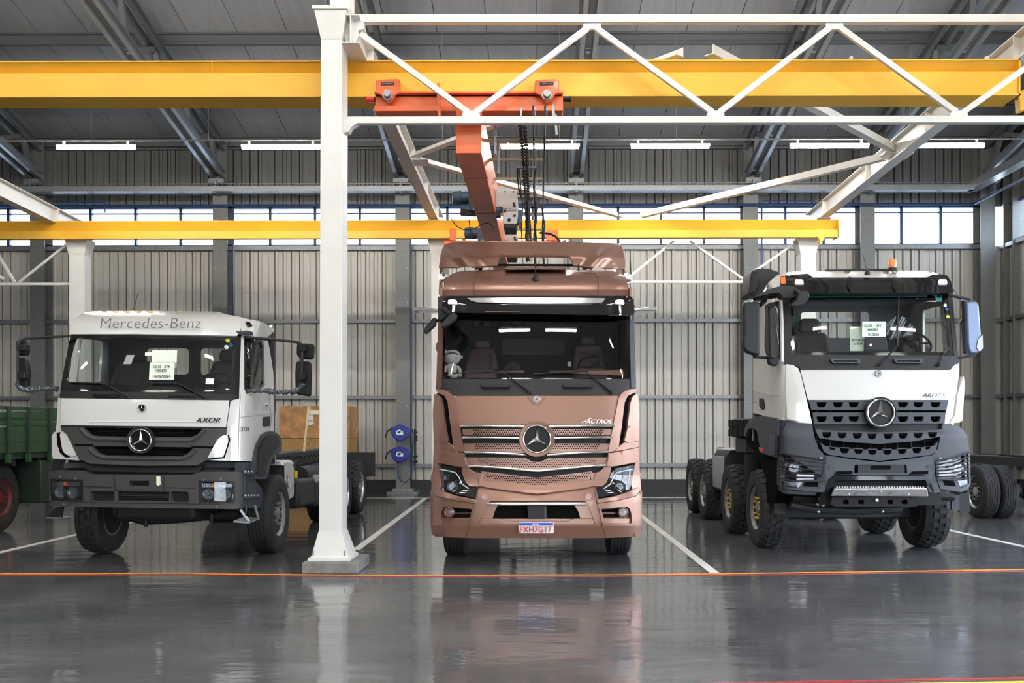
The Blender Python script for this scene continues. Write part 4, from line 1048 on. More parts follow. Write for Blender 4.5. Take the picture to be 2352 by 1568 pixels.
for x_, y0, y1 in [(x_, 1009, 1016) for x_ in (1090, 1125, 1161, 1306, 1342, 1377)]+[(x_, 1075+abs(x_-1233)*-.05+3, 1092-abs(x_-1233)*.1) for x_ in (1131, 1165, 1198, 1233, 1267, 1302, 1336)]:
    mb.tube([A.pt(x_, y0, .03), A.pt(x_, y1, .03)], .004, 4)
mb.build('grille_ribs', 'grey_plastic', bk)
star(rt, 1233, 1008, 33, A.y(1233, 1008)-.05, outer=(41.5, body), back='black_plastic', lab='large copper ringed emblem with chrome three pointed star')
text('ACTROS', 'lettering', 'chrome', rt, A.pt(1374, 968, -.015), .066, .003, shear=.35, sx=1.2, bold=-.001)
A.path('lettering_swoosh', 'chrome', [(1337, 971), (1352, 962), (1360, 960)], .003, d=-.012)
# body below the flap
A.both('headlamp_brow', body, [(996, 1027), (1030, 1034), (1054, 1039), (1066, 1040), (1067, 1056), (1070, 1070), (1060, 1072), (1045, 1070), (1003, 1062), (995, 1056)], d=-.045, thick=.06, bevel=.012)
A.both('grille_cheek', body, [(1067, 1045), (1072, 1062), (1078, 1076), (1090, 1084), (1108, 1086), (1105, 1118), (1078, 1117), (1068, 1106), (1060, 1085), (1060, 1068)], d=-.025, thick=.05, bevel=.01)
A.plate('chin_ledge', body, [(1102, 1102), (1234, 1121), (1363, 1101), (1366, 1115), (1345, 1120), (1234, 1134), (1124, 1120), (1100, 1115)], d=-.05, thick=.08, bevel=.012, vstep=6)
A.plate('bumper_centre', body, [(1100, 1114), (1128, 1119), (1234, 1133), (1340, 1119), (1367, 1114), (1391, 1208), (1078, 1208)], d=-.005, thick=.05, bevel=.006,
        holes=[rnd([(1117, 1160), (1126, 1150), (1344, 1150), (1352, 1160), (1368, 1204), (1098, 1204)], 5)])
A.both('bumper_corner', body, [(988, 1127), (1000, 1136), (1045, 1147), (1091, 1155), (1079, 1208), (989, 1208)], d=-.02, thick=.06, bevel=.012,
       holes=[rnd([(1013, 1176), (1020, 1163), (1084, 1168), (1078, 1202), (1011, 1202)], 5)])
A.both('fog_lamp_recess', 'copper_dark', [(1011, 1203), (1014, 1176), (1022, 1162), (1086, 1167), (1080, 1204)], d=.05, thick=.02)
A.both('fog_lamp_sill', body, [(1011, 1203), (1015, 1190), (1080, 1190), (1079, 1204)], d=.015, thick=.03, bevel=.005)
for pts in ([(1040, 1167), (1083, 1170), (1082, 1176), (1046, 1176)], [(1042, 1180), (1081, 1180), (1079, 1188), (1040, 1188)]):
    A.both('fog_slot', 'void_black', pts, d=.035, thick=.01)
A.both('under_lamp_band', body, [(1003, 1120), (1020, 1128), (1048, 1138), (1094, 1148), (1092, 1157), (1045, 1150), (1000, 1139), (992, 1128), (997, 1118)], d=-.035, thick=.05, bevel=.01)
A.both('side_cheek', body, [(995, 1056), (1003, 1060), (1006, 1075), (1013, 1108), (1010, 1124), (990, 1128)], d=-.03, thick=.05, bevel=.012)
for sg in (1, -1):
    c = 1032 if sg == 1 else 2*cx-1032
    p = A.pt(c, 1176, -.02)
    b = MB().lathe(p, (0, -1, 0), [(-.04, .058), (.02, .062), (.03, .052), (.02, .046), (0, .046)], 28).build('fog_lamp', body, rt)
    lampbowl(b, p+V((0, -.005, 0)), .044)
    MB().lathe(p+V((0, -.022, 0)), (0, -1, 0), [(0, .046), (.012, .03), (.015, 0)], 24).build('lens', 'lens_glass', b)
# headlamps
hl = [(1003, 1067), (1048, 1076), (1059, 1088), (1067, 1107), (1078, 1117), (1101, 1123), (1096, 1144), (1048, 1133), (1019, 1122), (1010, 1106)]
for sg in (1, -1):
    f = (lambda pts: pts) if sg == 1 else (lambda pts: A.mir(pts))
    g = lambda x_: x_ if sg == 1 else 2*cx-x_
    h_ = A.plate('headlamp', 'gloss_black', f(hl), d=.03, thick=.02, step=8)
    A.path('daylight_strip', 'white_plastic', [(g(a), b) for a, b in ((1008, 1077), (1030, 1081), (1046, 1085), (1054, 1095), (1061, 1111), (1076, 1122))], .007, d=.0, parent=h_)
    lampbowl(h_, A.pt(g(1039), 1117, -.0), .058, bowl='lamp_inner')
    lampbowl(h_, A.pt(g(1024), 1096, .01), .035, bowl='lamp_inner')
    MB().hexa([A.pt(g(a), b, d) for a, b, d in ((1013, 1078, .02), (1017, 1079, .02), (1017, 1079, .03), (1013, 1078, .03), (1019, 1118, .02), (1021, 1119, .02), (1021, 1119, .03), (1019, 1118, .03))]).build('lamp_strip', 'lamp_inner', h_)
    A.plate('lamp_cover', 'lens_glass', f([(1003, 1066), (1048, 1075), (1060, 1087), (1068, 1106), (1079, 1116), (1101, 1122), (1096, 1145), (1048, 1134), (1018, 1123), (1009, 1106)]), d=-.03, thick=0, step=8, parent=h_)
# lower intake
A.plate('intake_backing', 'copper_dark', [(1095, 1206), (1117, 1150), (1352, 1150), (1371, 1206)], d=.12, thick=.02)
A.plate('intake_mouth', 'void_black', [(1131, 1192), (1136, 1175), (1143, 1161), (1319, 1161), (1327, 1172), (1333, 1192)], d=.05, thick=.06)
A.plate('intake_frame', body, [(1097, 1205), (1118, 1152), (1350, 1152), (1370, 1205)], d=.03, thick=.03, holes=[[(1131, 1191), (1136, 1175), (1143, 1161), (1319, 1161), (1327, 1172), (1333, 1191)]], bevel=.003)
A.plate('tow_cover', 'grey_plastic', rnd([(1211, 1162), (1251, 1162), (1251, 1191), (1213, 1191)], 3), d=-.01, thick=.04, bevel=.005)
A.plate('tow_cover_edge', 'blue_grey_plastic', [(1250, 1162), (1255, 1162), (1256, 1191), (1250, 1191)], d=-.02, thick=.04)
A.path('chrome_strip', 'chrome', [(1118, 1157), (1190, 1157), (1231, 1157), (1346, 1157.5)], .017, d=-.0, sub=6)
A.plate('lower_ledge', body, [(1097, 1207), (1104, 1190), (1150, 1191), (1160, 1196), (1304, 1196), (1316, 1191), (1362, 1190), (1369, 1207)], d=-.0, thick=.05, bevel=.008)
A.plate('bumper_lip', body, [(989, 1206), (1079, 1208), (1391, 1208), (1473, 1206), (1471, 1228), (1463, 1232), (1392, 1235), (1233, 1236), (1070, 1235), (1000, 1232), (992, 1227)], d=-.02, thick=.07, bevel=.012)
for c in (1114, 1351):
    MB().lathe(A.pt(c, 1140, -.004), (0, -1, 0), [(0, .040), (.004, .038), (.004, .034), (.002, 0)], 24).build('tow_cap', body, rt)
for s in (1, -1):
    A.path('panel_seam', 'copper_dark', [(cx-s*137, 1082), (cx-s*131, 1114), (cx-s*140, 1150), (cx-s*153, 1207), (cx-s*161, 1234)], .0035, d=-.03)
# number plate
pl = A.plate('number_plate', 'plate_white', rnd([(1191, 1199.5), (1271.5, 1199.5), (1271.5, 1224.5), (1191, 1224.5)], 2), d=-.06, thick=.006, step=200, bevel=.001)
A.plate('plate_band', 'plate_blue', [(1192, 1200.3), (1270.5, 1200.3), (1270.5, 1206.5), (1192, 1206.5)], d=-.063, thick=.002, step=200, parent=pl)
text('BRASIL', 'lettering', 'plate_white', pl, A.pt(1231, 1203.6, -.07), .026, .0005, bold=.0004)
text('FXH7G17', 'lettering', 'ink_red', pl, A.pt(1230, 1216.2, -.07), .098, .0015, sx=.92, bold=.0012, space=1.02)
A.plate('plate_code', 'ink', [(1193, 1219), (1196, 1219), (1196, 1223), (1193, 1223)], d=-.064, thick=.002, step=99, parent=pl)
# roof air deflector
fa = Truck(rt, 12.35, 1225, 214, [(556, .45), (570, .25), (590, .05), (615, .0)], (.04, .35, 4))
out = [(1008, 615), (1011, 590), (1016, 571), (1022, 561), (1044, 555.5), (1120, 553.5), (1236, 554), (1340, 556.5), (1409, 558), (1422, 560), (1429, 566), (1434, 590), (1436, 617), (1410, 616), (1378, 614), (1340, 611.5), (1317, 609), (1313, 597), (1308, 588), (1270, 586.5), (1149, 586), (1145, 596), (1142, 609), (1110, 611), (1080, 611.5), (1050, 614), (1020, 613.5)]
def fa_y(px, py, o=fa.y):
    u = abs(px-1222)/214; uc = lerp([(556, .93), (575, .82), (600, .70), (614, .64)], py)
    q = 1/(1+math.exp(-(uc-u-.08)/.035)); return o(px, py)-.10*math.exp(-((u-uc)/.09)**2)+.09*q
fa.y = fa_y
fr_ = fa.plate('roof_deflector', body, out, thick=.03, step=4, sharp=85, bevel=.006)
for s, g in ((1, lambda x_: x_), (-1, lambda x_: 2444-x_)):
    pts = [(g(1036), 562), (g(1060), 580), (g(1074), 600), (g(1084), 611)]
    X = P(g(1010), 0, 12.75).x
    MB().hexa([(X-.02, 12.7, 3.5), (X+.02, 12.7, 3.5), (X+.02, 13.9, 3.45), (X-.02, 13.9, 3.45), (X-.02, 12.95, 4.05), (X+.02, 12.95, 4.05), (X+.02, 13.9, 4.05), (X-.02, 13.9, 4.05)]).build('deflector_side', body, fr_, bevel=.01)
    MB().bar((P(g(1100), 0, 12.6).x, 12.6, 3.55), (P(g(1100), 0, 12.6).x, 12.9, 3.95), .05, .05).build('deflector_stay', 'black_plastic', fr_)
MB().bar(P(1141, 608.5, 12.9), P(1318, 609, 12.9), .03, .03).build('deflector_rail', 'black_plastic', fr_)
MB().bar(P(1091, 617, 12.5), P(1108, 613, 12.5), .04, .03).build('deflector_foot', 'black_plastic', fr_)
MB().bar(P(1345, 613, 12.5), P(1360, 617, 12.5), .04, .03).build('deflector_foot', 'black_plastic', fr_)
MB().hexa([P(1160, 613, 12.1), P(1300, 613, 12.1), P(1300, 613, 13.0), P(1160, 613, 13.0), P(1160, 619, 12.1), P(1300, 619, 12.1), P(1300, 619, 12.8), P(1160, 619, 12.8)]).build('roof_hatch', 'copper_dark', rt, bevel=.01)
# antennas, horns, camera arms, mirrors
an = MB().lathe(A.pt(1230, 643, -.01), (0, -.3, 1), [(0, .042), (.04, .035), (.075, .016), (.085, 0)], 16).tube([A.pt(1230, 640, -.02), P(1230, 583, 11.9)], .006, 6).build('antenna', 'black_plastic', rt)
MB().tube([P(1329, 622, 12.2), P(1329, 607, 12.2)], .012, 6).build('roof_sensor', 'black_plastic', rt)
for c, sd in ((1018, -1), (1441, 1)):
    p = P(c, 637, 11.95)
    hn = MB().lathe(p, (.15*sd, -.9, .25), [(-.12, .012), (-.05, .02), (-.01, .045), (0, .066), (.004, .066), (0, .05), (-.02, .02)], 24).build('air_horn', 'chrome', rt)
    MB().tube([p+V((0, .1, 0)), p+V((0, .12, -.2))], .015, 8).build('horn_bracket', 'chrome', hn)
MB().tube([P(1450, 640, 12), P(1448, 600, 12)], .006, 6).build('whip_antenna', 'black_plastic', rt)
for pts, s in (([(947, 707), (970, 703), (1000, 709), (1008, 710), (1006, 716), (975, 713), (950, 714)], -1), ([(1456, 709), (1480, 705), (1497, 702), (1508, 705), (1509, 711), (1500, 714), (1470, 714), (1457, 716)], 1)):
    MB().prism([P(a, b, 11.5) for a, b in rnd(pts, 3)], (0, .22, 0)).build('mirror_camera_arm', 'chrome', rt, bevel=.012, seg=3)
MB().prism([P(a, b, 11.18) for a, b in rnd([(1006, 706), (1012, 704), (1026, 707), (1029, 715), (1024, 727), (1012, 738), (1006, 735)], 4)], (0, .25, 0)).build('mirror_bracket', 'black_plastic', rt, bevel=.015, seg=3)
MB().prism([P(a, b, 11.02) for a, b in rnd([(1032, 722), (1042, 717), (1050, 722), (1047, 733), (1030, 747), (1014, 753), (1012, 746), (1024, 732)], 5)], (0, .12, 0)).build('front_mirror', 'grey_plastic', rt, bevel=.02, seg=3)
MB().tube([P(1018, 712, 11.2), P(1038, 722, 11.1)], .03, 8).build('mirror_arm', 'black_plastic', rt)
MB().prism([P(a, b, 11.25) for a, b in rnd([(996, 728), (1002, 730), (1001, 746), (978, 766), (973, 764), (976, 750)], 5)], (0, .1, 0)).build('kerb_mirror', 'black_plastic', rt, bevel=.015, seg=3)
MB().tube([P(1008, 735, 11.3), P(999, 737, 11.3)], .02, 8).build('mirror_arm', 'black_plastic', rt)
# cabin inside
MB().box(xl+.05, xr-.05, 13.1, 13.2, 1.9, 3.3).build('cabin_rear_lining', 'cab_lining', rt)
MB().box(xl+.05, xr-.05, 11.75, 13.2, 3.28, 3.34).build('cabin_headliner', 'cab_lining', rt)
box('rear_pane', 'cab_lining_light', rt, P(1150, 0, 13).x, P(1297, 0, 13).x, 13.07, 13.1, zf(814, 13), zf(777, 13), bevel=.01)
for i in range(9):
    c = P(1052+i*22, 738, 12.6); MB().ball(c, .07, .04, .07, 10, 6).build('quilted_pad', 'seat_fabric', rt)
seat(rt, P(1104, 0, 12.1).x, 12.1, zf(852, 12.1), .40, .42, 'seat_leather', 'dark plum leather seat')
seat(rt, P(1352, 0, 12.1).x, 12.1, zf(850, 12.1), .40, .46, 'seat_leather', 'dark plum leather seat')
MB().prism([(xl+.06, 11.33, 2.16), (xl+.06, 11.75, 2.28), (xl+.06, 11.8, 1.9), (xl+.06, 11.33, 1.9)], (xr-xl-.12, 0, 0)).build('dashboard', 'dash', rt, bevel=.02)
MB().prism([P(1262, 850, 11.65), P(1431, 849, 11.62), P(1433, 862, 11.6), P(1262, 855, 11.6)], (0, .05, 0)).build('dash_insert', 'dash_copper', rt)
MB().prism([P(1135, 851, 11.65), P(1204, 850, 11.65), P(1204, 855, 11.65), P(1135, 855, 11.65)], (0, .05, 0)).build('dash_insert', 'dash_copper', rt)
steering(rt, P(1368, 845, 11.85), .225, tilt=-.75)
cp = MB().prism([P(a, b, 11.6) for a, b in ((1153, 851), (1164, 836), (1177, 829), (1190, 835), (1196, 849))], (0, .2, 0)).build('cap', 'seat_fabric', None, bevel=.02)
tag(cp, 'grey cloth cap lying on the dashboard of the copper truck', 'cap')
tag(box('folded_card', 'light_body', None, P(1302, 0, 11.7).x, P(1310, 0, 11.7).x, 11.7, 11.72, zf(841, 11.7), zf(831, 11.7)), 'small white card on the dashboard by the steering wheel', 'card')
# plush toy
pt_ = thing('plush_toy', 'white plush figure with a knitted cap sitting behind the windscreen', 'toy', tuple(P(1040, 868, 11.5)))
Yp = 11.56
MB().ball(P(1039, 823, Yp), .098, .075, .080, 20, 14).build('head', 'plush', pt_)
MB().ball(P(1039, 813, Yp+.03), .092, .065, .055, 20, 12).build('knitted_cap', 'plush_cap', pt_)
for a, b in ((1021, 807), (1058, 820)): MB().ball(P(a, b, Yp), .028, .025, .028, 12, 8).build('ear', 'plush_cap', pt_)
MB().ball(P(1038, 846, Yp), .068, .05, .072, 16, 12).build('body', 'plush', pt_)
for pts in ([(1027, 840), (1021, 848), (1023, 854)], [(1049, 841), (1056, 848), (1057, 856)]):
    MB().tube([P(*p, Yp-.02) for p in pts], [.022, .02, .018], 8).build('arm', 'plush', pt_)
for pts in ([(1030, 858), (1040, 863), (1050, 865)], [(1044, 857), (1052, 861), (1061, 860)]):
    MB().tube([P(*p, Yp-.04) for p in pts], [.026, .024, .03], 8).build('leg', 'plush', pt_)
for a in (1032, 1048): MB().ball(P(a, 822, Yp-.068), .009, .006, .011, 8, 6).build('eye', 'ink', pt_)
MB().tube([P(1028, 812, Yp-.045), P(1040, 809, Yp-.05), P(1052, 814, Yp-.045)], .008, 6).build('hair', 'seat_fabric', pt_)
# running gear
for s in (-1, 1):
    X = P(1231.5, 0, 12.4).x+s*1.235
    wheel(rt, X, s, 12.55, .50, .315, 'rim_grey', lab='front wheel')
    for yy in (16.2,):
        wheel(rt, X, s, yy, .50, .6, 'rim_grey', lab='rear twin wheel')
for s in (-.4, .4): box('chassis_rail', 'chassis_black', rt, P(1231, 0, 12.4).x+s-.04, P(1231, 0, 12.4).x+s+.04, 11.5, 17.3, .72, 1.0)
box('engine_block', 'engine_black', rt, xl+.5, xr-.5, 11.5, 13.1, .42, 1.0, bevel=.05)
box('axle', 'engine_black', rt, xl+.3, xr-.3, 12.45, 12.65, .38, .52)
box('axle', 'engine_black', rt, xl+.3, xr-.3, 16.1, 16.3, .4, .6)
# ================================================================== WHITE CAB WITH LETTERED ROOF
rb = thing('chassis_truck', 'white chassis cab truck with lettering across its roof and wrapped mirror arms', 'truck', (-4.68, 12.7, 0))
B = Truck(rb, 11.30, 337, 215, [(712, .95), (718, .75), (728, .55), (742, .42), (768, .34), (900, .12), (918, .08), (978, .05), (1060, .03), (1080, .0), (1165, .0)], (.05, .10, 6), side=-3.52, k=.22)
WL, WR = -5.80, -3.52
YB = 12.76
# left side, rear wall, roof, floor of the cab
hole = [(PX(a, b, WL).y, PX(a, b, WL).z) for a, b in ((180, 778), (232, 782), (226, 877), (174, 877))]
sheet('left_side', 'white_paint', rb, [(12.0, 2.95), (11.75, 2.05), (11.6, 1.25), (YB, 1.25), (YB, 2.95)], lambda a, b: V((WL, a, b)), -.03, holes=[rnd(hole, .05)], step=.3)
sheet('left_pane', 'lens_glass', rb, rnd(hole, .05), lambda a, b: V((WL-.005, a, b)), 0, step=.5)
sheet('rear_wall', 'cab_lining', rb, [(P(0, 0, 1).x, 0)][:0]+[(WL, 1.2), (WR, 1.2), (WR, 2.98), (WL, 2.98)], lambda a, b: V((a, YB-.03, b)), .03,
      holes=[rnd([(P(a, b, YB).x, P(a, b, YB).z) for a, b in q], .06) for q in (((338, 800), (436, 800), (436, 860), (338, 860)), ((461, 800), (545, 801), (545, 861), (461, 861)))], step=.4)
MB().box(WL, WR, YB, YB+.03, 1.2, 1.9).build('rear_skin', 'white_paint', rb)
MB().hexa([(WL+.02, 11.75, 2.9), (WR-.02, 11.75, 2.9), (WR-.02, YB, 2.9), (WL+.02, YB, 2.9), (WL+.2, 12.1, 3.0), (WR-.25, 12.1, 3.0), (WR-.25, YB, 3.03), (WL+.2, YB, 3.03)]).build('roof_panel', 'white_paint', rb, bevel=.03)
box('headliner', 'cab_lining', rb, WL+.03, WR-.03, 11.75, YB-.03, 2.86, 2.9)
box('cab_floor', 'cab_lining', rb, WL+.03, WR-.03, 11.5, YB-.03, 1.2, 1.26)
# roof cap
B.plate('roof_cap', 'white_paint', [(161, 767), (162, 748), (168, 735), (182, 724), (196, 717), (214, 714), (360, 713.5), (500, 715.5), (520, 722), (545, 726), (551, 734), (553, 752), (548, 764), (544, 771), (450, 769), (300, 766.5)], d=-.03, thick=.04, step=9, bevel=.008)
B.plate('roof_side', 'white_paint', [(546, 726), (572, 733), (594, 737), (610, 743), (622, 752), (627, 760), (622, 768), (614, 773), (556, 768), (552, 750), (545, 735)], d=.0, thick=.03, step=7, bevel=.006)
MB().tube([PX(622, 749, WR), PX(626, 752, WR), PX(623, 762, WR)], .02, 8).build('roof_lamp', 'tank_alloy', rb)
B.plate('side_marker', 'gloss_black', rnd([(564, 738), (574, 739), (577, 745), (567, 748)], 2), d=-.05, thick=.05)
t_ = text('Mercedes-Benz', 'lettering', 'silver_ink', rb, B.pt(344, 743, -.10), .190, .002, bold=-.0025, shear=.15, space=1.03, sx=1.04)
MB().tube([P(306, 715, 12.4), P(318, 668, 12.6)], .004, 5).build('antenna', 'cable_black', rb)
# side of the cab (door, rear quarter) with the window opening
win = [(561, 774), (590, 777), (603, 781), (608, 792), (610, 884), (601, 895), (578, 897), (561, 888)]
sidep = [(554, 775), (556, 768), (614, 772), (620, 800), (628, 850), (632, 900), (633, 990), (612, 996), (602, 1006), (592, 1026), (586, 1059), (540, 1058), (466, 1056), (480, 1046), (506, 1000), (519, 990), (521, 979), (530, 919), (549, 915), (551, 850)]
B.plate('door', 'white_paint', sidep, d=.005, thick=.03, step=8, holes=[win])
B.plate('door_window_frame', 'gloss_black', win, d=.01, thick=.02, step=8, holes=[rnd([(565, 779), (600, 785), (604, 795), (606, 880), (598, 890), (566, 884)], 4)])
B.plate('door_window', 'windscreen_glass', [(563, 776), (602, 784), (606, 795), (608, 884), (600, 893), (563, 886)], d=.02, thick=0, step=12)
for pts in ([(553, 905), (551, 935), (549, 980), (547, 1056)], [(553, 958), (604, 952), (632, 948)], [(618, 900), (624, 970), (618, 992)]):
    B.path('door_seam', 'grey_step', pts, .0035, d=-.002)
h_ = B.plate('door_handle', 'black_plastic', rnd([(605, 957), (619, 956), (619, 978), (605, 980)], 3), d=-.012, thick=.03)
p = B.pt(563, 986, -.03)
text('3131', 'lettering', 'ink', rb, p, .072, .001, shear=.1, rvec=(math.pi/2, 0, math.radians(62)), bold=.0008)
B.plate('door_label', 'light_body', [(607, 926), (615, 926), (615, 939), (607, 940)], d=-.006, thick=.004, step=20)
for yy in (930, 936): B.plate('label_print', 'ink', [(608, yy), (614, yy), (614, yy+2), (608, yy+2)], d=-.012, thick=.002, step=20)
# pillars and windscreen
B.plate('windscreen_frame', 'gloss_black', [(163, 764), (300, 765), (545, 770), (551, 773), (553, 780), (551, 850), (549, 915), (532, 919), (138, 914), (139, 890), (150, 830)], d=-.002, thick=.03,
        holes=[rnd([(173, 775), (300, 775), (537, 781), (534, 893), (300, 884), (152, 879), (160, 820)], 6)], step=10)
B.plate('windscreen', 'windscreen_glass', [(168, 768), (540, 774), (541, 905), (144, 895), (152, 830)], d=-.006, thick=0, step=18)
B.plate('cowl_panel', 'black_plastic', [(139, 896), (300, 900), (536, 905), (549, 908), (532, 919), (138, 914)], d=-.015, thick=.03, bevel=.004)
for a, b, y_ in ((210, 272, 907), (385, 448, 911)): B.plate('grab_handle', 'gloss_black', rnd([(a, y_-3), (b, y_-2), (b-2, y_+4), (a+3, y_+3)], 2), d=-.05, thick=.03, bevel=.004)
wiper(B, (296, 912), (235, 878), ((158, 878), (230, 880)), d=-.045)
wiper(B, (474, 914), (406, 879), ((330, 880), (402, 880)), d=-.045)
# bonnet
B.plate('front_flap', 'white_paint', [(140, 914), (527, 919), (524, 950), (519, 981), (140, 976)], d=-.012, thick=.03, bevel=.006)
B.path('flap_crease', 'white_paint', [(205, 969), (340, 968), (500, 970)], .012, d=-.008)
B.plate('corner_post', 'white_paint', [(133, 913), (139, 914), (140, 978), (140, 986), (128, 990), (130, 970)], d=.03, thick=.05, bevel=.006)
B.plate('lamp_pod', 'white_paint', [(119, 1000), (123, 993), (139, 984), (153, 994), (164, 1019), (178, 1048), (182, 1057), (121, 1053), (119, 1040)], d=.03, thick=.05, bevel=.012)
B.plate('pod_slot', 'void_black', [(130, 994), (137, 992), (140, 1015), (148, 1037), (160, 1050), (150, 1050), (138, 1040), (131, 1020)], d=.018, thick=.01)
B.plate('pod_insert', 'white_paint', rnd([(136, 993), (152, 995), (164, 1019), (176, 1047), (154, 1046), (143, 1036)], 6), d=-.005, thick=.04, bevel=.01)
B.plate('pod_insert', 'white_paint', rnd([(476, 1052), (500, 1008), (513, 999), (523, 999), (525, 1012), (514, 1047)], 6), d=-.04, thick=.05, bevel=.01)
star(rb, 325.5, 936.5, 8, B.y(325, 936)-.035, lab='small round front badge', h=.008)
text('AXOR', 'lettering', 'ink', rb, B.pt(477, 965, -.03), .085, .003, shear=.35, sx=1.25, bold=.001)
# grille
gk = B.plate('grille_backing', 'void_black', [(141, 977), (520, 981), (520, 996), (478, 1050), (450, 1070), (200, 1066), (178, 1050), (150, 990)], d=.06, thick=.02)
g_out = [(139, 977), (521, 981), (520, 997), (500, 1020), (492, 1030), (474, 1056), (452, 1068), (330, 1069), (203, 1064), (184, 1054), (166, 1022), (153, 996), (141, 988)]
up = rnd([(190, 981), (466, 984), (458, 992), (452, 998), (437, 1004), (325, 1003), (220, 1001), (207, 997), (199, 990)], 4)
lo = rnd([(212, 1024), (444, 1027), (438, 1035), (430, 1042), (417, 1047), (325, 1046), (240, 1045), (226, 1040), (218, 1032)], 4)
B.plate('grille', 'axor_grey', g_out, d=-.03, thick=.05, holes=[up, lo], step=10, bevel=.008)
for q in ([(186, 984), (200, 1000), (218, 1008), (325, 1010), (439, 1011), (455, 1003), (470, 986)], [(205, 1030), (222, 1045), (240, 1051), (325, 1053), (419, 1053), (436, 1046), (450, 1031)]):
    B.path('grille_lip', 'axor_grey', q, .026, d=-.028, n=8, sub=3)
B.plate('grille_gap', 'void_black', [(170, 1019), (212, 1019), (216, 1024), (173, 1024)], d=-.035, thick=.004)
B.plate('grille_gap', 'void_black', [(436, 1023), (494, 1025), (491, 1030), (442, 1028)], d=-.035, thick=.004)
B.plate('grille_top_shadow_gap', 'black_plastic', [(140, 976), (520, 980.5), (520, 984), (140, 980)], d=-.033, thick=.004)
for yy in (991, 1035):
    mb = MB()
    for i in range(5): mb.tube([B.pt(225, yy-7+i*3.4, .02), B.pt(420, yy-5+i*3.4, .02)], .004, 4)
    mb.build('grille_slats', 'black_plastic', gk)
star(rb, 323.5, 1010.5, 26, B.y(323, 1010)-.075, outer=(31, 'grey_plastic'), back='gloss_black', lab='large emblem with chrome three pointed star', h=.03)
# dark gap and bumper
B.plate('gap_backing', 'engine_black', [(125, 1050), (560, 1056), (585, 1062), (583, 1100), (112, 1095)], d=.22, thick=.05)
B.plate('under_grille_valance', 'black_plastic', [(180, 1062), (470, 1066), (455, 1086), (205, 1082)], d=.06, thick=.05)
bout = [(112, 1082), (130, 1080), (188, 1081), (198, 1086), (208, 1089), (325, 1090), (440, 1090), (452, 1086), (462, 1083), (545, 1083), (559, 1086), (559, 1164), (545, 1169), (325, 1166), (113, 1162)]
hlL = rnd([(118, 1102), (184, 1106), (187, 1116), (187, 1144), (180, 1148), (130, 1144), (120, 1136)], 5)
hlR = rnd([(458, 1113), (468, 1106), (528, 1107), (537, 1113), (536, 1146), (528, 1153), (462, 1150)], 5)
slotL = rnd([(207, 1127), (262, 1127), (263, 1151), (206, 1150)], 6); slotR = rnd([(392, 1128), (433, 1129), (434, 1153), (392, 1152)], 6)
mid = rnd([(271, 1128), (389, 1129), (388, 1151), (271, 1150)], 1)
B.plate('bumper', 'axor_grey', bout, d=-.02, thick=.10, holes=[hlL, hlR, slotL, slotR, mid, rnd([(296, 1104), (342, 1104), (342, 1116), (297, 1115)], 1)], step=12, bevel=.008)
B.plate('pod_seam', 'void_black', [(526, 999), (529, 1010), (516, 1052), (478, 1056), (478, 1053), (513, 1049), (525, 1011), (523, 999)], d=-.01, thick=.012)
B.plate('bumper_corner', 'blue_grey_plastic', [(559, 1086), (568, 1087), (569, 1160), (559, 1165)], d=.0, thick=.05, step=6)
B.plate('bumper_inside', 'engine_black', [(120, 1098), (550, 1098), (550, 1158), (120, 1156)], d=.10, thick=.03)
for q in ([(262, 1092), (264, 1127)], [(376, 1092), (377, 1128)], [(192, 1117), (258, 1118)], [(382, 1119), (446, 1121)], [(114, 1152), (325, 1155), (556, 1158)], [(268, 1104), (268, 1127)]):
    B.path('bumper_seam', 'black_plastic', q, .004, d=-.024)
B.plate('number_plate_panel', 'axor_grey', rnd([(266, 1101), (374, 1102), (374, 1125), (266, 1124)], 1), d=-.028, thick=.01, holes=[rnd([(297, 1104), (342, 1104), (342, 1116), (297, 1115)], 1)])
B.plate('masking_tape', 'masking_tape', [(359, 1093), (368, 1093), (369, 1112), (363, 1116), (359, 1112)], d=-.034, thick=.003)
mb = MB()
for i in range(6): mb.tube([B.pt(272, 1131+i*3.7, .0), B.pt(388, 1132+i*3.7, .0)], .007, 5)
mb.tube([B.pt(375, 1141, -.02), B.pt(386, 1143, -.02)], .012, 6)
mb.build('radiator_slats', 'black_plastic', rb)
for q in ((138, 1094), (173, 1098), (468, 1102), (507, 1099), (147, 1158), (498, 1163)): MB().lathe(B.pt(*q, -.022), (0, -1, 0), [(0, .012), (.006, .011), (.008, 0)], 10).build('screw', 'galv', rb)
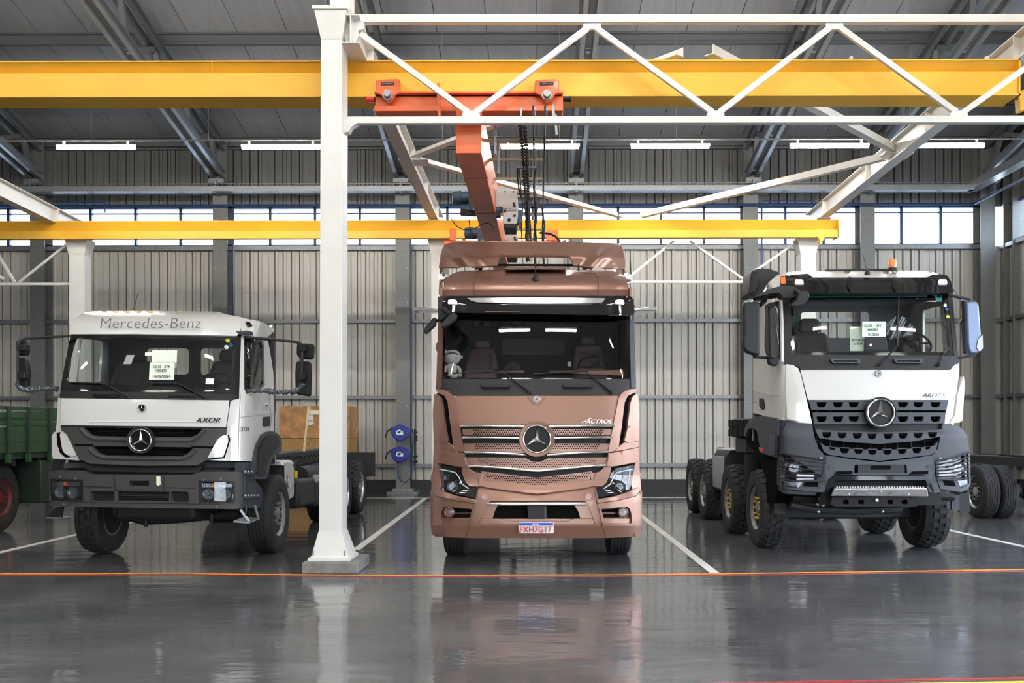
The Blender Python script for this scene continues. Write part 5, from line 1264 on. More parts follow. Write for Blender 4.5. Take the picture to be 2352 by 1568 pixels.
for pts, cs in ((hlL, ((140, 1129), (168, 1131))), (hlR, ((479, 1134), (518, 1135)))):
    h_ = B.plate('headlamp', 'gloss_black', pts, d=.07, thick=.02)
    for c in cs: lampbowl(h_, B.pt(*c, .04), .07, bowl='lamp_inner')
    x0, x1 = min(p_[0] for p_ in pts), max(p_[0] for p_ in pts); y0 = min(p_[1] for p_ in pts)
    B.plate('indicator_reflector', 'lamp_inner', [(x0+4, y0+3), (x1-3, y0+4), (x1-3, y0+13), (x0+4, y0+13)], d=.03, thick=.01, parent=h_, bevel=.003)
    B.plate('indicator_bulb', 'orange_lens', [(x0+28, y0+4), (x0+34, y0+4), (x0+34, y0+12), (x0+28, y0+12)], d=.015, thick=.01, parent=h_)
    mb = MB()
    for i in range(12): mb.tube([B.pt(x0+5, y0+5+i*3.1, -.0), B.pt(x1-4, y0+6+i*3.1, -.0)], .0022, 4)
    mb.build('lens_ribs', 'lens_glass', h_)
    B.plate('lens', 'lens_glass', [(x0+1, y0+1), (x1-1, y0+1), (x1-1, max(p_[1] for p_ in pts)-1), (x0+3, max(p_[1] for p_ in pts)-3)], d=-.015, thick=0, parent=h_)
    B.plate('lamp_bezel', 'black_plastic', [(x0-3, y0-3), (x1+3, y0-1), (x1+3, max(p_[1] for p_ in pts)+3), (x0-1, max(p_[1] for p_ in pts)+1)], d=-.026, thick=.012, holes=[pts], parent=h_)
# lower steps and side steps
for pts in ([(105, 1189), (130, 1164), (147, 1164), (141, 1190)], [(537, 1199), (590, 1189), (598, 1192), (592, 1199), (572, 1203)]):
    pass
MB().hexa([P(105, 1190, 11.5), P(142, 1190, 11.5), P(172, 1187, 11.9), P(120, 1187, 11.9), P(105, 1188, 11.5), P(142, 1188, 11.5), P(172, 1185, 11.9), P(120, 1185, 11.9)]).build('entry_step', 'grey_step', rb)
MB().prism([P(106, 1189, 11.52), P(129, 1164, 11.52), P(146, 1164, 11.52), P(142, 1189, 11.52)], (0, .02, 0)).build('step_hanger', 'black_plastic', rb)
MB().hexa([P(536, 1199, 11.45), P(572, 1202, 11.45), P(596, 1192, 11.9), P(560, 1189, 11.9), P(536, 1196, 11.45), P(572, 1199, 11.45), P(596, 1189, 11.9), P(560, 1186, 11.9)]).build('entry_step', 'grey_step', rb)
for a, b in (((552, 1170), (572, 1197)), ((585, 1160), (594, 1192)), ((566, 1165), (562, 1190))): MB().bar(P(*a, 11.5), P(*b, 11.55), .012, .03).build('step_hanger', 'galv', rb)
MB().prism([PX(a, b, WR-.02) for a, b in ((560, 1062), (586, 1062), (586, 1100), (604, 1124), (604, 1165), (592, 1168), (566, 1166))], (-.12, 0, 0)).build('step_body', 'blue_grey_plastic', rb, bevel=.01)
for y_ in (1084, 1139):
    s_ = MB().hexa([PX(570, y_+6, WR+.03), PX(602, y_+4, WR+.03), PX(602, y_+4, WR+.03)+V((-.1, 0, 0)), PX(570, y_+6, WR+.03)+V((-.06, 0, 0)), PX(570, y_, WR+.03), PX(602, y_-1, WR+.03), PX(602, y_-1, WR+.03)+V((-.1, 0, 0)), PX(570, y_, WR+.03)+V((-.06, 0, 0))]).build('side_step', 'blue_grey_plastic', rb, bevel=.006)
    mb = MB()
    for i in range(5): c = PX(567+i*7, y_-1.5, WR+.02); mb.cyl(c-V((.02, 0, .01)), c-V((.02, 0, -.012)), .016, 8)
    mb.build('step_studs', 'grey_step', s_)
# wheel arch
arch = [(585, 1058), (588, 1040), (592, 1022), (604, 999), (616, 991), (626, 990), (638, 995), (646, 1006), (648, 1018), (646, 1038), (631, 1045), (622, 1062), (617, 1089), (610, 1100), (585, 1100)]
sheet('wheel_arch', 'blue_grey_plastic', rb, arch, lambda a, b: PX(a, b, WR+.03), .35, step=8, bevel=.012)
sheet('arch_flare', 'grey_plastic', rb, [(594, 1050), (597, 1030), (605, 1010), (618, 998), (634, 999), (643, 1010), (640, 1028), (626, 1038), (614, 1062), (609, 1092), (594, 1092)], lambda a, b: PX(a, b, WR+.045), .03, step=8, bevel=.006)
# mirrors
Ym = 11.75
def mirror(pts, nm='mirror', d=.10): return MB().prism([P(a, b, Ym-.1) for a, b in rnd(pts, 7)], (0, d, 0)).build(nm, 'black_plastic', rb, bevel=.025, seg=3)
mirror([(681, 787), (719, 789), (720, 800), (718, 825), (690, 824), (680, 815)]); mirror([(679, 829), (713, 830), (714, 860), (712, 911), (678, 905), (677, 860)])
mirror([(35, 781), (60, 780), (62, 800), (60, 816), (38, 816), (34, 800)]); mirror([(42, 820), (58, 820), (62, 850), (60, 890), (38, 880), (38, 850)])
MB().tube([P(561, 774, 11.8), P(620, 779, 11.7), P(681, 785, Ym-.12), P(692, 790, Ym-.15), P(695, 800, Ym-.17), P(692, 870, Ym-.17)], .018, 8).build('mirror_arm', 'cable_black', rb)
MB().tube([P(160, 771, 11.6), P(100, 775, 11.6), P(60, 777, Ym-.12), P(46, 781, Ym-.15), P(41, 790, Ym-.17), P(41, 880, Ym-.17)], .016, 8).build('mirror_arm', 'cable_black', rb)
for q in ((690, 800), (688, 866), (45, 797), (44, 862)): MB().box(P(q[0]-7, 0, Ym-.2).x, P(q[0]+10, 0, Ym-.2).x, Ym-.19, Ym-.08, P(0, q[1]+8, Ym-.2).z, P(0, q[1]-8, Ym-.2).z).build('mirror_clamp', 'black_plastic', rb, bevel=.01)
rw = random.Random(5)
for pts in ([(556, 898), (590, 896), (640, 900), (680, 898), (694, 885), (696, 876)], [(132, 893), (100, 892), (70, 895), (50, 893), (40, 884), (38, 876)]):
    path, rad = [], []
    for (a, b), (c, e) in zip(pts, pts[1:]):
        n_ = max(2, int(math.hypot(c-a, e-b)/2.4))
        for i in range(n_):
            t = i/n_; path.append(P(a+(c-a)*t+rw.uniform(-.8, .8), b+(e-b)*t+rw.uniform(-1.2, 1.2), 11.65)); rad.append(rw.uniform(.018, .042))
    MB().tube(path, rad, 9).build('wrapped_mirror_arm', 'plastic_wrap', rb, sharp=70, label='mirror arm wrapped in crinkled dark plastic')
MB().prism([P(a, b, 11.62) for a, b in rnd([(556, 888), (566, 889), (569, 900), (566, 907), (555, 908)], 3)], (0, .08, 0)).build('mirror_foot', 'black_plastic', rb, bevel=.01)
# inside the cab
seat(rb, P(293, 0, 12.3).x, 12.3, zf(905, 12.3), .56, .62, 'seat_fabric'); seat(rb, P(530, 0, 12.3).x-.1, 12.3, zf(905, 12.3), .52, .62, 'seat_fabric')
MB().prism([(WL+.1, 11.62, 2.12), (WL+.1, 11.9, 2.18), (WL+.1, 11.95, 1.6), (WL+.1, 11.62, 1.6)], (WR-WL-.3, 0, 0)).build('dashboard', 'dash', rb, bevel=.02)
steering(rb, P(492, 880, 11.95), .21, tilt=-.8)
def card(px0, py0, px1, py1, Y, m, lab, lines=(), tilt=1.0, par=None):
    o = thing('paper_sheet', lab, 'paper', tuple(P((px0+px1)/2, (py0+py1)/2, Y)))
    MB().prism([P(px0, py1, Y), P(px1, py1, Y+.005), P(px1+tilt, py0, Y+.03), P(px0+tilt, py0, Y+.025)], (0, .002, 0)).build('page', m, o)
    for t, fx, fy, sz in lines: text(t, 'lettering', 'ink', o, P(px0+(px1-px0)*fx, py0+(py1-py0)*fy, Y-.004), sz, .0004, bold=.0006)
    return o
card(342, 832, 399, 872, 11.46, 'paper', 'pale printed sheet dated 14/12/2024 inside the windscreen of the white cab', (('12/12 - 074', .5, .25, .044), ('400475', .5, .48, .044), ('14/12/2024', .5, .8, .050)), 2)
card(347, 804, 405, 845, 11.52, 'paper', 'blank pale sheet behind the dated one in the white cab', (), 2)
card(283, 815, 301, 836, 11.6, 'light_body', 'small grey sheet tilted inside the first white cab windscreen', (), 8)
card(472, 869, 491, 882, 11.46, 'paper', 'small blank card low inside the first white cab windscreen', (), 1)
for (a, b, m, nm) in ((523, 782, 'sticker_yellow', 'yellow'), (530, 792, 'sticker_blue', 'blue'), (520, 797, 'paper', 'white')):
    MB().lathe(B.pt(a, b, -.012), (0, -1, -.2), [(0, .027), (.002, .027), (.002, 0)], 18).build('round_sticker', m, rb, label='round %s sticker' % nm)
# running gear
xc = -4.68
wheel(rb, -6.01, -1, 12.72, .53, .33, 'rim_grey', tread='block', lab='front wheel with knobbly tyre')
wheel(rb, -3.43, 1, 12.72, .53, .33, 'rim_grey', lab='front wheel', steer=0.0)
for yy in (17.2, 18.7):
    wheel(rb, -3.42, 1, yy, .53, .32, 'alloy', lab='rear wheel', tread='block'); wheel(rb, -3.78, 1, yy, .53, .30, 'alloy', lab='inner rear wheel')
    wheel(rb, -5.95, -1, yy, .53, .62, 'alloy', lab='rear twin wheel')
    box('axle', 'engine_black', rb, -5.6, -3.8, yy-.1, yy+.1, .42, .64)
for s in (-.42, .42): box('chassis_rail', 'chassis_black', rb, xc+s-.04, xc+s+.04, 11.6, 20.2, .92, 1.2)
for yy in (13.4, 15, 16.4, 18, 19.6): box('cross_member', 'chassis_black', rb, xc-.4, xc+.4, yy, yy+.12, .95, 1.15)
box('front_axle', 'engine_black', rb, -5.5, -3.8, 12.62, 12.80, .44, .6, bevel=.03)
mb = MB().tube([P(290, 1185, 12.3), P(330, 1197, 12.3), P(420, 1192, 12.3), P(548, 1178, 12.3)], .05, 10)
mb.build('track_rod', 'engine_black', rb)
for q in ((264, 1176), (335, 1200), (416, 1176), (486, 1190)): MB().cyl(P(q[0], q[1], 12.2)-V((0, 0, .05)), P(q[0], q[1], 12.2)+V((0, 0, .06)), .03, 8).build('ball_joint', 'engine_black', rb)
box('engine_block', 'engine_black', rb, -5.2, -4.2, 11.6, 13.0, .55, 1.3, bevel=.05)
# mid section
mf = MB().box(-3.80, -3.46, 13.02, 13.55, zf(1146, 13.02), zf(1060, 13.02)).build('silencer', 'engine_black', rb, bevel=.05, seg=3)
sheet('heat_shield', 'tank_alloy', mf, rnd([(655, 1062), (664, 1060), (675, 1070), (675, 1140), (664, 1146), (656, 1143)], 5), lambda a, b: PX(a, b, -3.44), .015, step=8, bevel=.004)
MB().lathe(PX(665, 1104, -3.425), (1, 0, 0), [(0, .10), (.008, .10), (.008, .085), (.002, .08), (0, 0)], 24).build('pressed_ring', 'tank_alloy', mf)
MB().hexa([(-3.85, 12.95, 1.17), (-3.45, 12.95, 1.17), (-3.45, 13.5, 1.17), (-3.85, 13.5, 1.17), (-3.85, 12.95, 1.23), (-3.50, 12.95, 1.23), (-3.50, 13.5, 1.23), (-3.85, 13.5, 1.23)]).build('shield_top', 'tank_alloy', mf, bevel=.01)
box('battery_box', 'engine_black', rb, -3.95, -3.45, 13.8, 14.8, .5, .92, bevel=.05)
box('air_tank_bracket', 'engine_black', rb, -4.1, -3.6, 13.7, 14.2, .9, 1.2, bevel=.03)
MB().tube([(-3.65, 14.6, .95), (-3.65, 15.6, .95)], .14, 16).build('air_tank', 'engine_black', rb)
MB().ball(P(724, 1103, 14.9), .10, .1, .10).build('air_tank_end', 'galv', rb)
box('fuel_tank', 'engine_black', rb, -4.05, -3.5, 15.0, 16.4, .42, 1.0, bevel=.06)
MB().prism([P(676, 1081, 13.75), P(683, 1081, 13.75), P(683, 1097, 13.75), P(676, 1097, 13.75)], (0, .01, 0)).build('warning_label', 'line_yellow', rb)
pts = [P(702+math.cos(a)*7+(a*.18), 1078-a*.55+math.sin(a)*3, 14.6+a*.01) for a in [i*.35 for i in range(130)]]
pts = []
for i in range(160):
    a = i*.45; pts.append(V((-3.95+i*.0016, 14.2+i*.010, 1.12+.0005*i))+V((math.cos(a)*.07, 0, math.sin(a)*.07)))
MB().tube(pts, .013, 6).build('coiled_hose', 'cable_black', rb)
MB().box(-4.3, -3.3, 19.5, 19.53, zf(1093, 19.5), zf(1038, 19.5)).build('mudguard_plate', 'engine_black', rb)
MB().box(-4.5, -4.1, 13.4, 20, 1.22, 1.28).build('cable_duct', 'cable_black', rb)
st_ = MB().bar(P(698, 1036, 14.9), P(709, 933, 14.9), .025, .035, (0, 1, 0)).build('wooden_batten', 'wood_pale', None)
tag(st_, 'pale wooden batten standing up from the truck chassis in front of the wrapped crate', 'batten')
# ================================================================== GREEN FLATBED AT THE LEFT EDGE
gt = thing('flatbed_truck', 'dark green slatted flatbed truck with red wheel rims at the left edge', 'truck', (-9.6, 16, 0))
XG = -8.42
for z0, z1 in ((2.00, 2.06), (1.86, 1.95), (1.74, 1.82)):
    box('slat', 'green_paint', gt, XG-.03, XG, 12.6, 19.5, z0-.0, z1, bevel=.004)
box('side_board', 'green_paint', gt, XG-.04, XG, 12.6, 19.5, 1.30, 1.72, bevel=.006)
box('board_rib', 'green_paint', gt, XG, XG+.015, 12.6, 19.5, 1.48, 1.50)
for y_ in (13.6, 14.95, 15.55, 16.25, 17.5, 18.9):
    box('stake', 'green_dark', gt, XG, XG+.04, y_, y_+.06, 1.25, 2.05, bevel=.004)
    box('latch', 'green_paint', gt, XG-.02, XG+.05, y_-.01, y_+.07, 1.14, 1.28, bevel=.004)
for z0, z1 in ((2.00, 2.06), (1.86, 1.95), (1.74, 1.82), (1.30, 1.72)): box('tail_slat', 'green_paint', gt, -10.9, XG-.05, 19.46, 19.5, z0, z1)
for z0, z1 in ((1.98, 2.04), (1.84, 1.93), (1.30, 1.72)): box('far_slat', 'green_dark', gt, -10.9, -10.87, 12.6, 19.5, z0, z1)
box('bed_floor', 'green_dark', gt, -10.87, XG-.05, 12.6, 19.45, 1.2, 1.3)
for k in range(8): box('cross_bearer', 'chassis_black', gt, -10.8, XG-.1, 12.9+k*.8, 13.0+k*.8, 1.08, 1.2)
box('mudguard', 'green_dark', gt, -9.2, XG-.02, 16.05, 16.5, .42, 1.15, bevel=.02)
for s in (-.4, .4): box('chassis_rail', 'chassis_black', gt, -9.65+s-.04, -9.65+s+.04, 11, 19.5, .85, 1.1)
wheel(gt, -8.74, 1, 15.42, .56, .34, 'red_rim', 'red_rim', tyre='rubber_old', lab='wheel with dark red rim')
wheel(gt, -10.9, -1, 15.42, .56, .34, 'red_rim', 'red_rim', tyre='rubber_old', lab='wheel with dark red rim')
box('axle', 'engine_black', gt, -10.7, -8.8, 15.3, 15.5, .5, .66)
wheel(gt, XG+.02, 1, 11.8, .56, .34, 'red_rim', 'red_rim', tyre='rubber_old', lab='wheel with dark red rim')
wheel(gt, -10.9, -1, 11.8, .56, .34, 'red_rim', 'red_rim', tyre='rubber_old', lab='wheel with dark red rim')
# ================================================================== BARE CHASSIS AT THE RIGHT EDGE
rc = thing('bare_chassis', 'bare black truck chassis with twin rear wheels at the right edge', 'truck chassis', (9.4, 17.5, 0))
for X in (8.98, 9.82): box('chassis_rail', 'chassis_black', rc, X-.04, X+.04, 12, 20.5, zf(1072, 17.5), zf(1052, 17.5), bevel=.005)
for k in range(8): box('cross_member', 'chassis_black', rc, 8.98, 9.82, 12.5+k*1.1, 12.62+k*1.1, .95, 1.1)
box('rear_bearer', 'chassis_black', rc, 8.25, 10.5, 19.6, 19.72, 1.02, 1.12)
for xo, s in ((8.22, -1), (8.55, -1), (10.45, 1), (10.12, 1)): wheel(rc, xo, s, 17.5, .49, .30, 'alloy', lab='twin rear wheel')
MB().tube([(8.4, 17.5, .5), (10.2, 17.5, .5)], .12, 14).build('axle', 'engine_black', rc)
MB().ball((9.35, 17.45, .52), .28, .26, .26).build('differential', 'engine_black', rc)
for X in (8.9, 9.8):
    for k in range(3): box('leaf_spring', 'engine_black', rc, X-.05, X+.05, 16.6+k*.12, 18.4-k*.12, .72-k*.03, .745-k*.03)
MB().tube([(8.85, 15.2, .72), (8.85, 16.2, .72)], .17, 16).build('air_tank', 'engine_black', rc)
wheel(rc, 8.22, -1, 13.2, .49, .30, 'alloy', lab='front wheel'); wheel(rc, 10.45, 1, 13.2, .49, .30, 'alloy', lab='front wheel')
# ================================================================== WHITE FOUR AXLE DUMPER CHASSIS
rd = thing('dumper_chassis_truck', 'white cab of a four axle truck with black sun visor and grey bumper', 'truck', (4.38, 13.2, 0))
D = Truck(rd, 11.80, 2006, 225, [(622, 1.1), (632, .75), (645, .58), (675, .36), (680, .32), (815, .12), (848, .08), (919, .05), (985, .04), (1000, .0), (1064, .0), (1085, -.03), (1130, -.03), (1170, .02)], (.05, .12, 6), side=3.15, k=.22)
DL, DR = 3.15, 5.44; YD = 13.45
# cab body
sheet('right_side', 'white_paint', rd, [(12.35, 3.45), (12.15, 2.6), (12.1, 1.6), (YD, 1.6), (YD, 3.45)], lambda a, b: V((DR, a, b)), -.03, step=.3,
      holes=[rnd([(12.35, 2.65), (13.0, 2.65), (13.0, 3.3), (12.45, 3.3)], .06)])
sheet('rear_wall', 'cab_lining_light', rd, [(DL, 1.5), (DR, 1.5), (DR, 3.5), (DL, 3.5)], lambda a, b: V((a, YD-.03, b)), .03,
      holes=[rnd([(P(a, b, YD).x, P(a, b, YD).z) for a, b in ((1838, 717), (1996, 716), (1996, 776), (1838, 776))], .06)], step=.4)
MB().box(DL, DR, YD, YD+.03, 1.5, 2.4).build('rear_skin', 'white_paint', rd)
MB().hexa([(DL+.02, 12.4, 3.5), (DR-.02, 12.4, 3.5), (DR-.02, YD, 3.5), (DL+.02, YD, 3.5), (DL+.25, 12.7, 3.72), (DR-.25, 12.7, 3.72), (DR-.25, YD, 3.74), (DL+.25, YD, 3.74)]).build('roof_panel', 'white_paint', rd, bevel=.04)
box('headliner', 'cab_lining_light', rd, DL+.03, DR-.03, 12.3, YD-.03, 3.42, 3.48)
box('cab_floor', 'cab_lining', rd, DL+.03, DR-.03, 12.0, YD-.03, 1.5, 1.56)
D.plate('roof_front', 'white_paint', [(1752, 668), (1762, 650), (1780, 636), (1800, 626), (1822, 623), (1850, 622), (1860, 624), (2000, 621), (2125, 622), (2145, 625), (2162, 632), (2175, 645), (2175, 660), (1790, 690), (1768, 690)], d=.04, thick=.03, step=9, bevel=.008)
D.plate('roof_ridge', 'white_paint', rnd([(1856, 627), (1864, 622), (2118, 621), (2132, 628), (2124, 637), (1866, 637)], 4), d=-.02, thick=.05, step=10, bevel=.008)
# side of the cab: door with window
win = rnd([(1756, 702), (1768, 695), (1792, 690), (1794, 720), (1793, 820), (1786, 838), (1762, 826), (1754, 800)], 5)
D.plate('door', 'white_paint', [(1729, 700), (1740, 684), (1788, 672), (1798, 680), (1801, 700), (1804, 830), (1808, 838), (1806, 966), (1780, 961), (1729, 948)], d=.0, thick=.03, step=8, holes=[win])
D.plate('door_window_frame', 'black_plastic', win, d=.01, thick=.02, step=8, holes=[rnd([(1762, 706), (1789, 697), (1789, 815), (1784, 830), (1764, 818)], 4)])
D.plate('door_window', 'windscreen_glass', win, d=.025, thick=0, step=12)
D.path('pillar_edge', 'white_paint', [(1730, 693), (1760, 680), (1786, 674), (1793, 682), (1796, 740), (1797, 832)], .022, d=-.012, n=8)
D.plate('windscreen_pillar', 'grey_plastic', [(1795, 686), (1815, 676), (1816, 700), (1819, 815), (1836, 840), (1808, 838), (1801, 836)], d=-.008, thick=.03, step=7, bevel=.004)
for q in ([(1804, 838), (1806, 900), (1803, 966)], [(1729, 922), (1746, 924)], [(1729, 895), (1760, 905), (1790, 908)]): D.path('door_seam', 'grey_step', q, .0035, d=-.003)
D.plate('door_handle', 'black_plastic', rnd([(1745, 914), (1754, 915), (1757, 930), (1756, 941), (1749, 940), (1745, 930)], 3), d=-.01, thick=.04, step=6)
# front corner and bonnet
D.plate('corner_panel', 'white_paint', [(1806, 836), (1822, 838), (1834, 846), (1840, 862), (1850, 905), (1866, 974), (1838, 971), (1804, 964)], d=-.015, thick=.03, step=8, bevel=.006)
D.plate('corner_deflector', 'white_paint', rnd([(1804, 866), (1822, 868), (1831, 878), (1838, 902), (1856, 966), (1850, 970), (1808, 962)], 5), d=-.06, thick=.05, step=8, bevel=.012)
D.plate('front_flap', 'white_paint', [(1838, 849), (2186, 849), (2182, 885), (2178, 919), (1856, 919), (1846, 880)], d=-.01, thick=.03, bevel=.006)
D.plate('corner_panel', 'white_paint', [(2183, 850), (2190, 838), (2202, 834), (2203, 850), (2198, 900), (2190, 962), (2186, 972), (2166, 973), (2170, 960), (2178, 919)], d=-.01, thick=.03, bevel=.006, step=8)
D.plate('corner_deflector', 'white_paint', rnd([(2213, 862), (2216, 880), (2211, 965), (2205, 970), (2182, 971), (2194, 955), (2200, 905)], 4), d=-.04, thick=.05, bevel=.012, step=8)
D.plate('cowl_panel', 'grey_plastic', [(1802, 814), (2190, 816), (2196, 818), (2198, 834), (2190, 841), (2184, 848), (1840, 848), (1832, 841), (1822, 837), (1806, 835)], d=-.012, thick=.03, bevel=.004)
for a, b in ((1906, 1978), (2052, 2121)):
    D.plate('grab_handle', 'blue_grey_plastic', rnd([(a, 823), (b, 823), (b-2, 834), (a+6, 833)], 4), d=-.06, thick=.04, bevel=.006, holes=[rnd([(a+8, 827), (b-8, 827), (b-9, 831), (a+10, 831)], 1)])
star(rd, 2018, 857, 7, D.y(2018, 857)-.03, lab='small round front badge', h=.008)
text('AROCS', 'lettering', 'ink', rd, D.pt(2144, 908, -.03), .072, .003, shear=.3, sx=1.2, bold=-.001)
# windscreen
D.plate('windscreen_frame', 'gloss_black', [(1810, 674), (2180, 672), (2190, 700), (2197, 818), (1816, 818)], d=.0, thick=.03, step=10, holes=[rnd([(1820, 686), (2168, 684), (2182, 808), (1826, 808)], 6)])
D.plate('windscreen', 'windscreen_glass', [(1812, 676), (2176, 674), (2190, 816), (1818, 816)], d=-.008, thick=0, step=18)
D.plate('tint_strip', 'sticker_teal', [(1855, 679), (2130, 678), (2130, 681), (1855, 683)], d=-.004, thick=.001)
D.plate('tint_corner', 'sticker_teal', [(2141, 674), (2162, 674), (2164, 692), (2150, 692), (2148, 680), (2141, 679)], d=-.014, thick=.001)
D.plate('right_pillar', 'black_plastic', [(2176, 672), (2186, 672), (2203, 836), (2194, 838), (2190, 800)], d=-.01, thick=.04, step=7)
wiper(D, (2020, 838), (2060, 796), ((2064, 680), (2061, 795)), d=-.045); wiper(D, (2156, 838), (2172, 800), ((2168, 740), (2182, 790)), d=-.045)
for a, b, m, nm in ((2175, 710, 'sticker_blue', 'blue'), (2177, 727, 'sticker_yellow', 'yellow'), (2171, 701, 'paper', 'white')):
    MB().lathe(D.pt(a, b, -.02), (0, -1, 0), [(0, .022), (.002, .022), (.002, 0)], 16).build('round_sticker', m, rd, label='round %s sticker' % nm)
# sun visor
vz = D.plate('sun_visor', 'gloss_black', rnd([(1791, 636), (1800, 633), (1855, 627), (1866, 637), (2130, 637), (2143, 630), (2160, 629), (2176, 632), (2184, 645), (2190, 673), (1900, 673), (1812, 674), (1793, 660)], 4), d=-.16, thick=.03, step=9, bevel=.006)
for x_ in (1952, 2056):
    D.plate('visor_bracket', 'black_plastic', rnd([(x_-5, 636), (x_+4, 636), (x_+7, 655), (x_+2, 668), (x_-6, 655)], 2), d=-.20, thick=.03, parent=vz, bevel=.004)
for c in (1836, 2166): D.plate('marker_lamp', 'white_plastic', rnd([(c-10, 641), (c+8, 641), (c+11, 651), (c-11, 651)], 3), d=-.195, thick=.03, parent=vz, bevel=.004, label='small white marker lamp')
D.plate('end_reflector', 'orange_lens', [(1792, 637), (1803, 635), (1805, 650), (1794, 651)], d=-.175, thick=.01, parent=vz)
# beacon, antenna, roof pieces
bc = MB().lathe(P(2050, 621, 12.7), (0, 0, 1), [(0, .065), (.035, .06), (.035, .05)], 20).build('beacon_base', 'black_plastic', rd)
MB().lathe(P(2050, 615, 12.7), (0, 0, 1), [(0, .05), (.08, .052), (.115, .044), (.12, 0)], 20).build('beacon_lens', 'orange_lens', bc, label='orange beacon lens')
MB().lathe(P(1992, 631, 12.35), (0, -.3, 1), [(0, .042), (.03, .036), (.06, .018), (.065, 0)], 16).tube([P(1991, 622, 12.35), P(1982, 585, 12.6)], .005, 6).build('antenna', 'black_plastic', rd)
MB().bar(P(1896, 621, 12.9), P(2040, 619, 12.9), .05, .02).build('roof_rail', 'black_plastic', rd)
# air intake and mirror hood on the left
MB().prism([P(a, b, 12.75) for a, b in rnd([(1722, 640), (1726, 622), (1740, 617), (1768, 617), (1792, 626), (1775, 640), (1760, 655), (1750, 672), (1728, 680), (1719, 676)], 5)], (0, .45, 0)).build('air_intake', 'grey_plastic', rd, bevel=.03, seg=3)
MB().prism([P(a, b, 12.70) for a, b in rnd([(1723, 645), (1727, 626), (1743, 622), (1745, 650), (1738, 668), (1724, 677), (1721, 672)], 4)], (0, .05, 0)).build('intake_grille', 'black_plastic', rd, bevel=.012)
MB().prism([P(a, b, 11.85) for a, b in rnd([(1731, 682), (1752, 670), (1775, 661), (1800, 655), (1822, 657), (1834, 664), (1835, 672), (1826, 682), (1800, 684), (1790, 672), (1770, 674), (1745, 680)], 4)], (0, .22, 0)).build('mirror_hood', 'grey_plastic', rd, bevel=.02, seg=3)
MB().prism([P(a, b, 11.60) for a, b in rnd([(1838, 670), (1848, 665), (1860, 673), (1859, 684), (1848, 698), (1832, 704), (1818, 702), (1817, 696), (1828, 692)], 5)], (0, .12, 0)).build('front_mirror', 'grey_plastic', rd, bevel=.025, seg=3)
MB().tube([P(1826, 668, 11.9), P(1842, 678, 11.65)], .035, 8).build('mirror_arm', 'grey_plastic', rd)
MB().prism([P(a, b, 11.85) for a, b in rnd([(1708, 698), (1712, 693), (1743, 692), (1747, 700), (1747, 812), (1741, 817), (1716, 809), (1707, 798), (1706, 775), (1708, 770)], 5)], (0, .14, 0)).build('mirror', 'grey_plastic', rd, bevel=.03, seg=3)
MB().tube([P(1732, 688, 12.0), P(1760, 684, 12.1), P(1786, 680, 12.1)], .022, 8).build('mirror_arm', 'black_plastic', rd)
MB().tube([P(1732, 819, 12.0), P(1756, 821, 12.1), P(1779, 824, 12.0)], .02, 8).build('mirror_arm', 'black_plastic', rd)
MB().prism([P(a, b, 11.95) for a, b in rnd([(1765, 824), (1790, 822), (1790, 834), (1784, 841), (1768, 836)], 4)], (0, .12, 0)).build('mirror_foot', 'black_plastic', rd, bevel=.015, seg=3)
MB().tube([P(1746, 700, 12.0), P(1752, 695, 12.05), P(1757, 690, 12.1)], .03, 8).build('mirror_bracket', 'black_plastic', rd)
# right mirror
rm = MB().prism([P(a, b, 12.0) for a, b in rnd([(2219, 692), (2243, 691), (2249, 697), (2256, 790), (2254, 805), (2246, 812), (2228, 812), (2222, 790)], 6)], (0, .12, 0)).build('mirror', 'mirror_blue', rd, bevel=.03, seg=3, label='pale blue backed mirror')
MB().prism([P(a, b, 11.985) for a, b in rnd([(2247, 778), (2257, 768), (2258, 800), (2250, 808), (2243, 798)], 3)], (0, .05, 0)).build('mirror_indicator', 'grey_step', rm, bevel=.006)
MB().prism([P(a, b, 12.02) for a, b in ((2214, 690), (2220, 692), (2226, 812), (2219, 812))], (0, .1, 0)).build('mirror_edge', 'black_plastic', rm)
MB().tube([P(2178, 676, 12.0), P(2200, 682, 12.0), P(2228, 687, 12.05)], .02, 8).build('mirror_arm', 'grey_plastic', rd)
MB().tube([P(2200, 822, 12.0), P(2222, 818, 12.0), P(2238, 815, 12.05)], .018, 8).build('mirror_arm', 'grey_plastic', rd)
MB().tube([P(2190, 662, 12.2), P(2196, 674, 12.2), P(2208, 690, 12.1), P(2210, 730, 12.1), P(2196, 753, 12.1)], .008, 6).build('mirror_chain', 'galv', rd)
# grille
D.plate('grille_backing', 'void_black', [(1850, 915), (2182, 915), (2174, 985), (2160, 1040), (2140, 1055), (2020, 1072), (1895, 1055), (1875, 1020), (1862, 970)], d=.10, thick=.02)
mb = MB()
for y_ in (938, 972, 1012, 1040):
    mb.tube([D.pt(1870, y_, .05), D.pt(2170, y_, .05)], .008, 5)
for x_ in range(1876, 2170, 31): mb.tube([D.pt(x_, 920, .05), D.pt(x_, 1055, .05)], .006, 5)
mb.build('grille_mesh', 'grey_plastic', rd)
gm = 'blue_grey_plastic'
def teeth(cs, y0, y1, sl=lambda x_: 0, w=12):
    return [[(c-w, y0+sl(c)), (c+w, y0+sl(c)), (c+w-2, y0+(y1-y0)*.7+sl(c)), (c+w-6, y1+sl(c)), (c-w+6, y1+sl(c)), (c-w+2, y0+(y1-y0)*.7+sl(c))] for c in cs]
def gbar(o, hs):
    b_ = D.plate('grille_bar', gm, o, d=-.03, thick=.06, holes=hs, step=10, bevel=.004); return b_
c1 = [1887, 1925, 1961, 2074, 2110, 2149]
gbar([(1858, 921), (2178, 921), (2174, 942), (1864, 941)], teeth(c1, 923, 935))
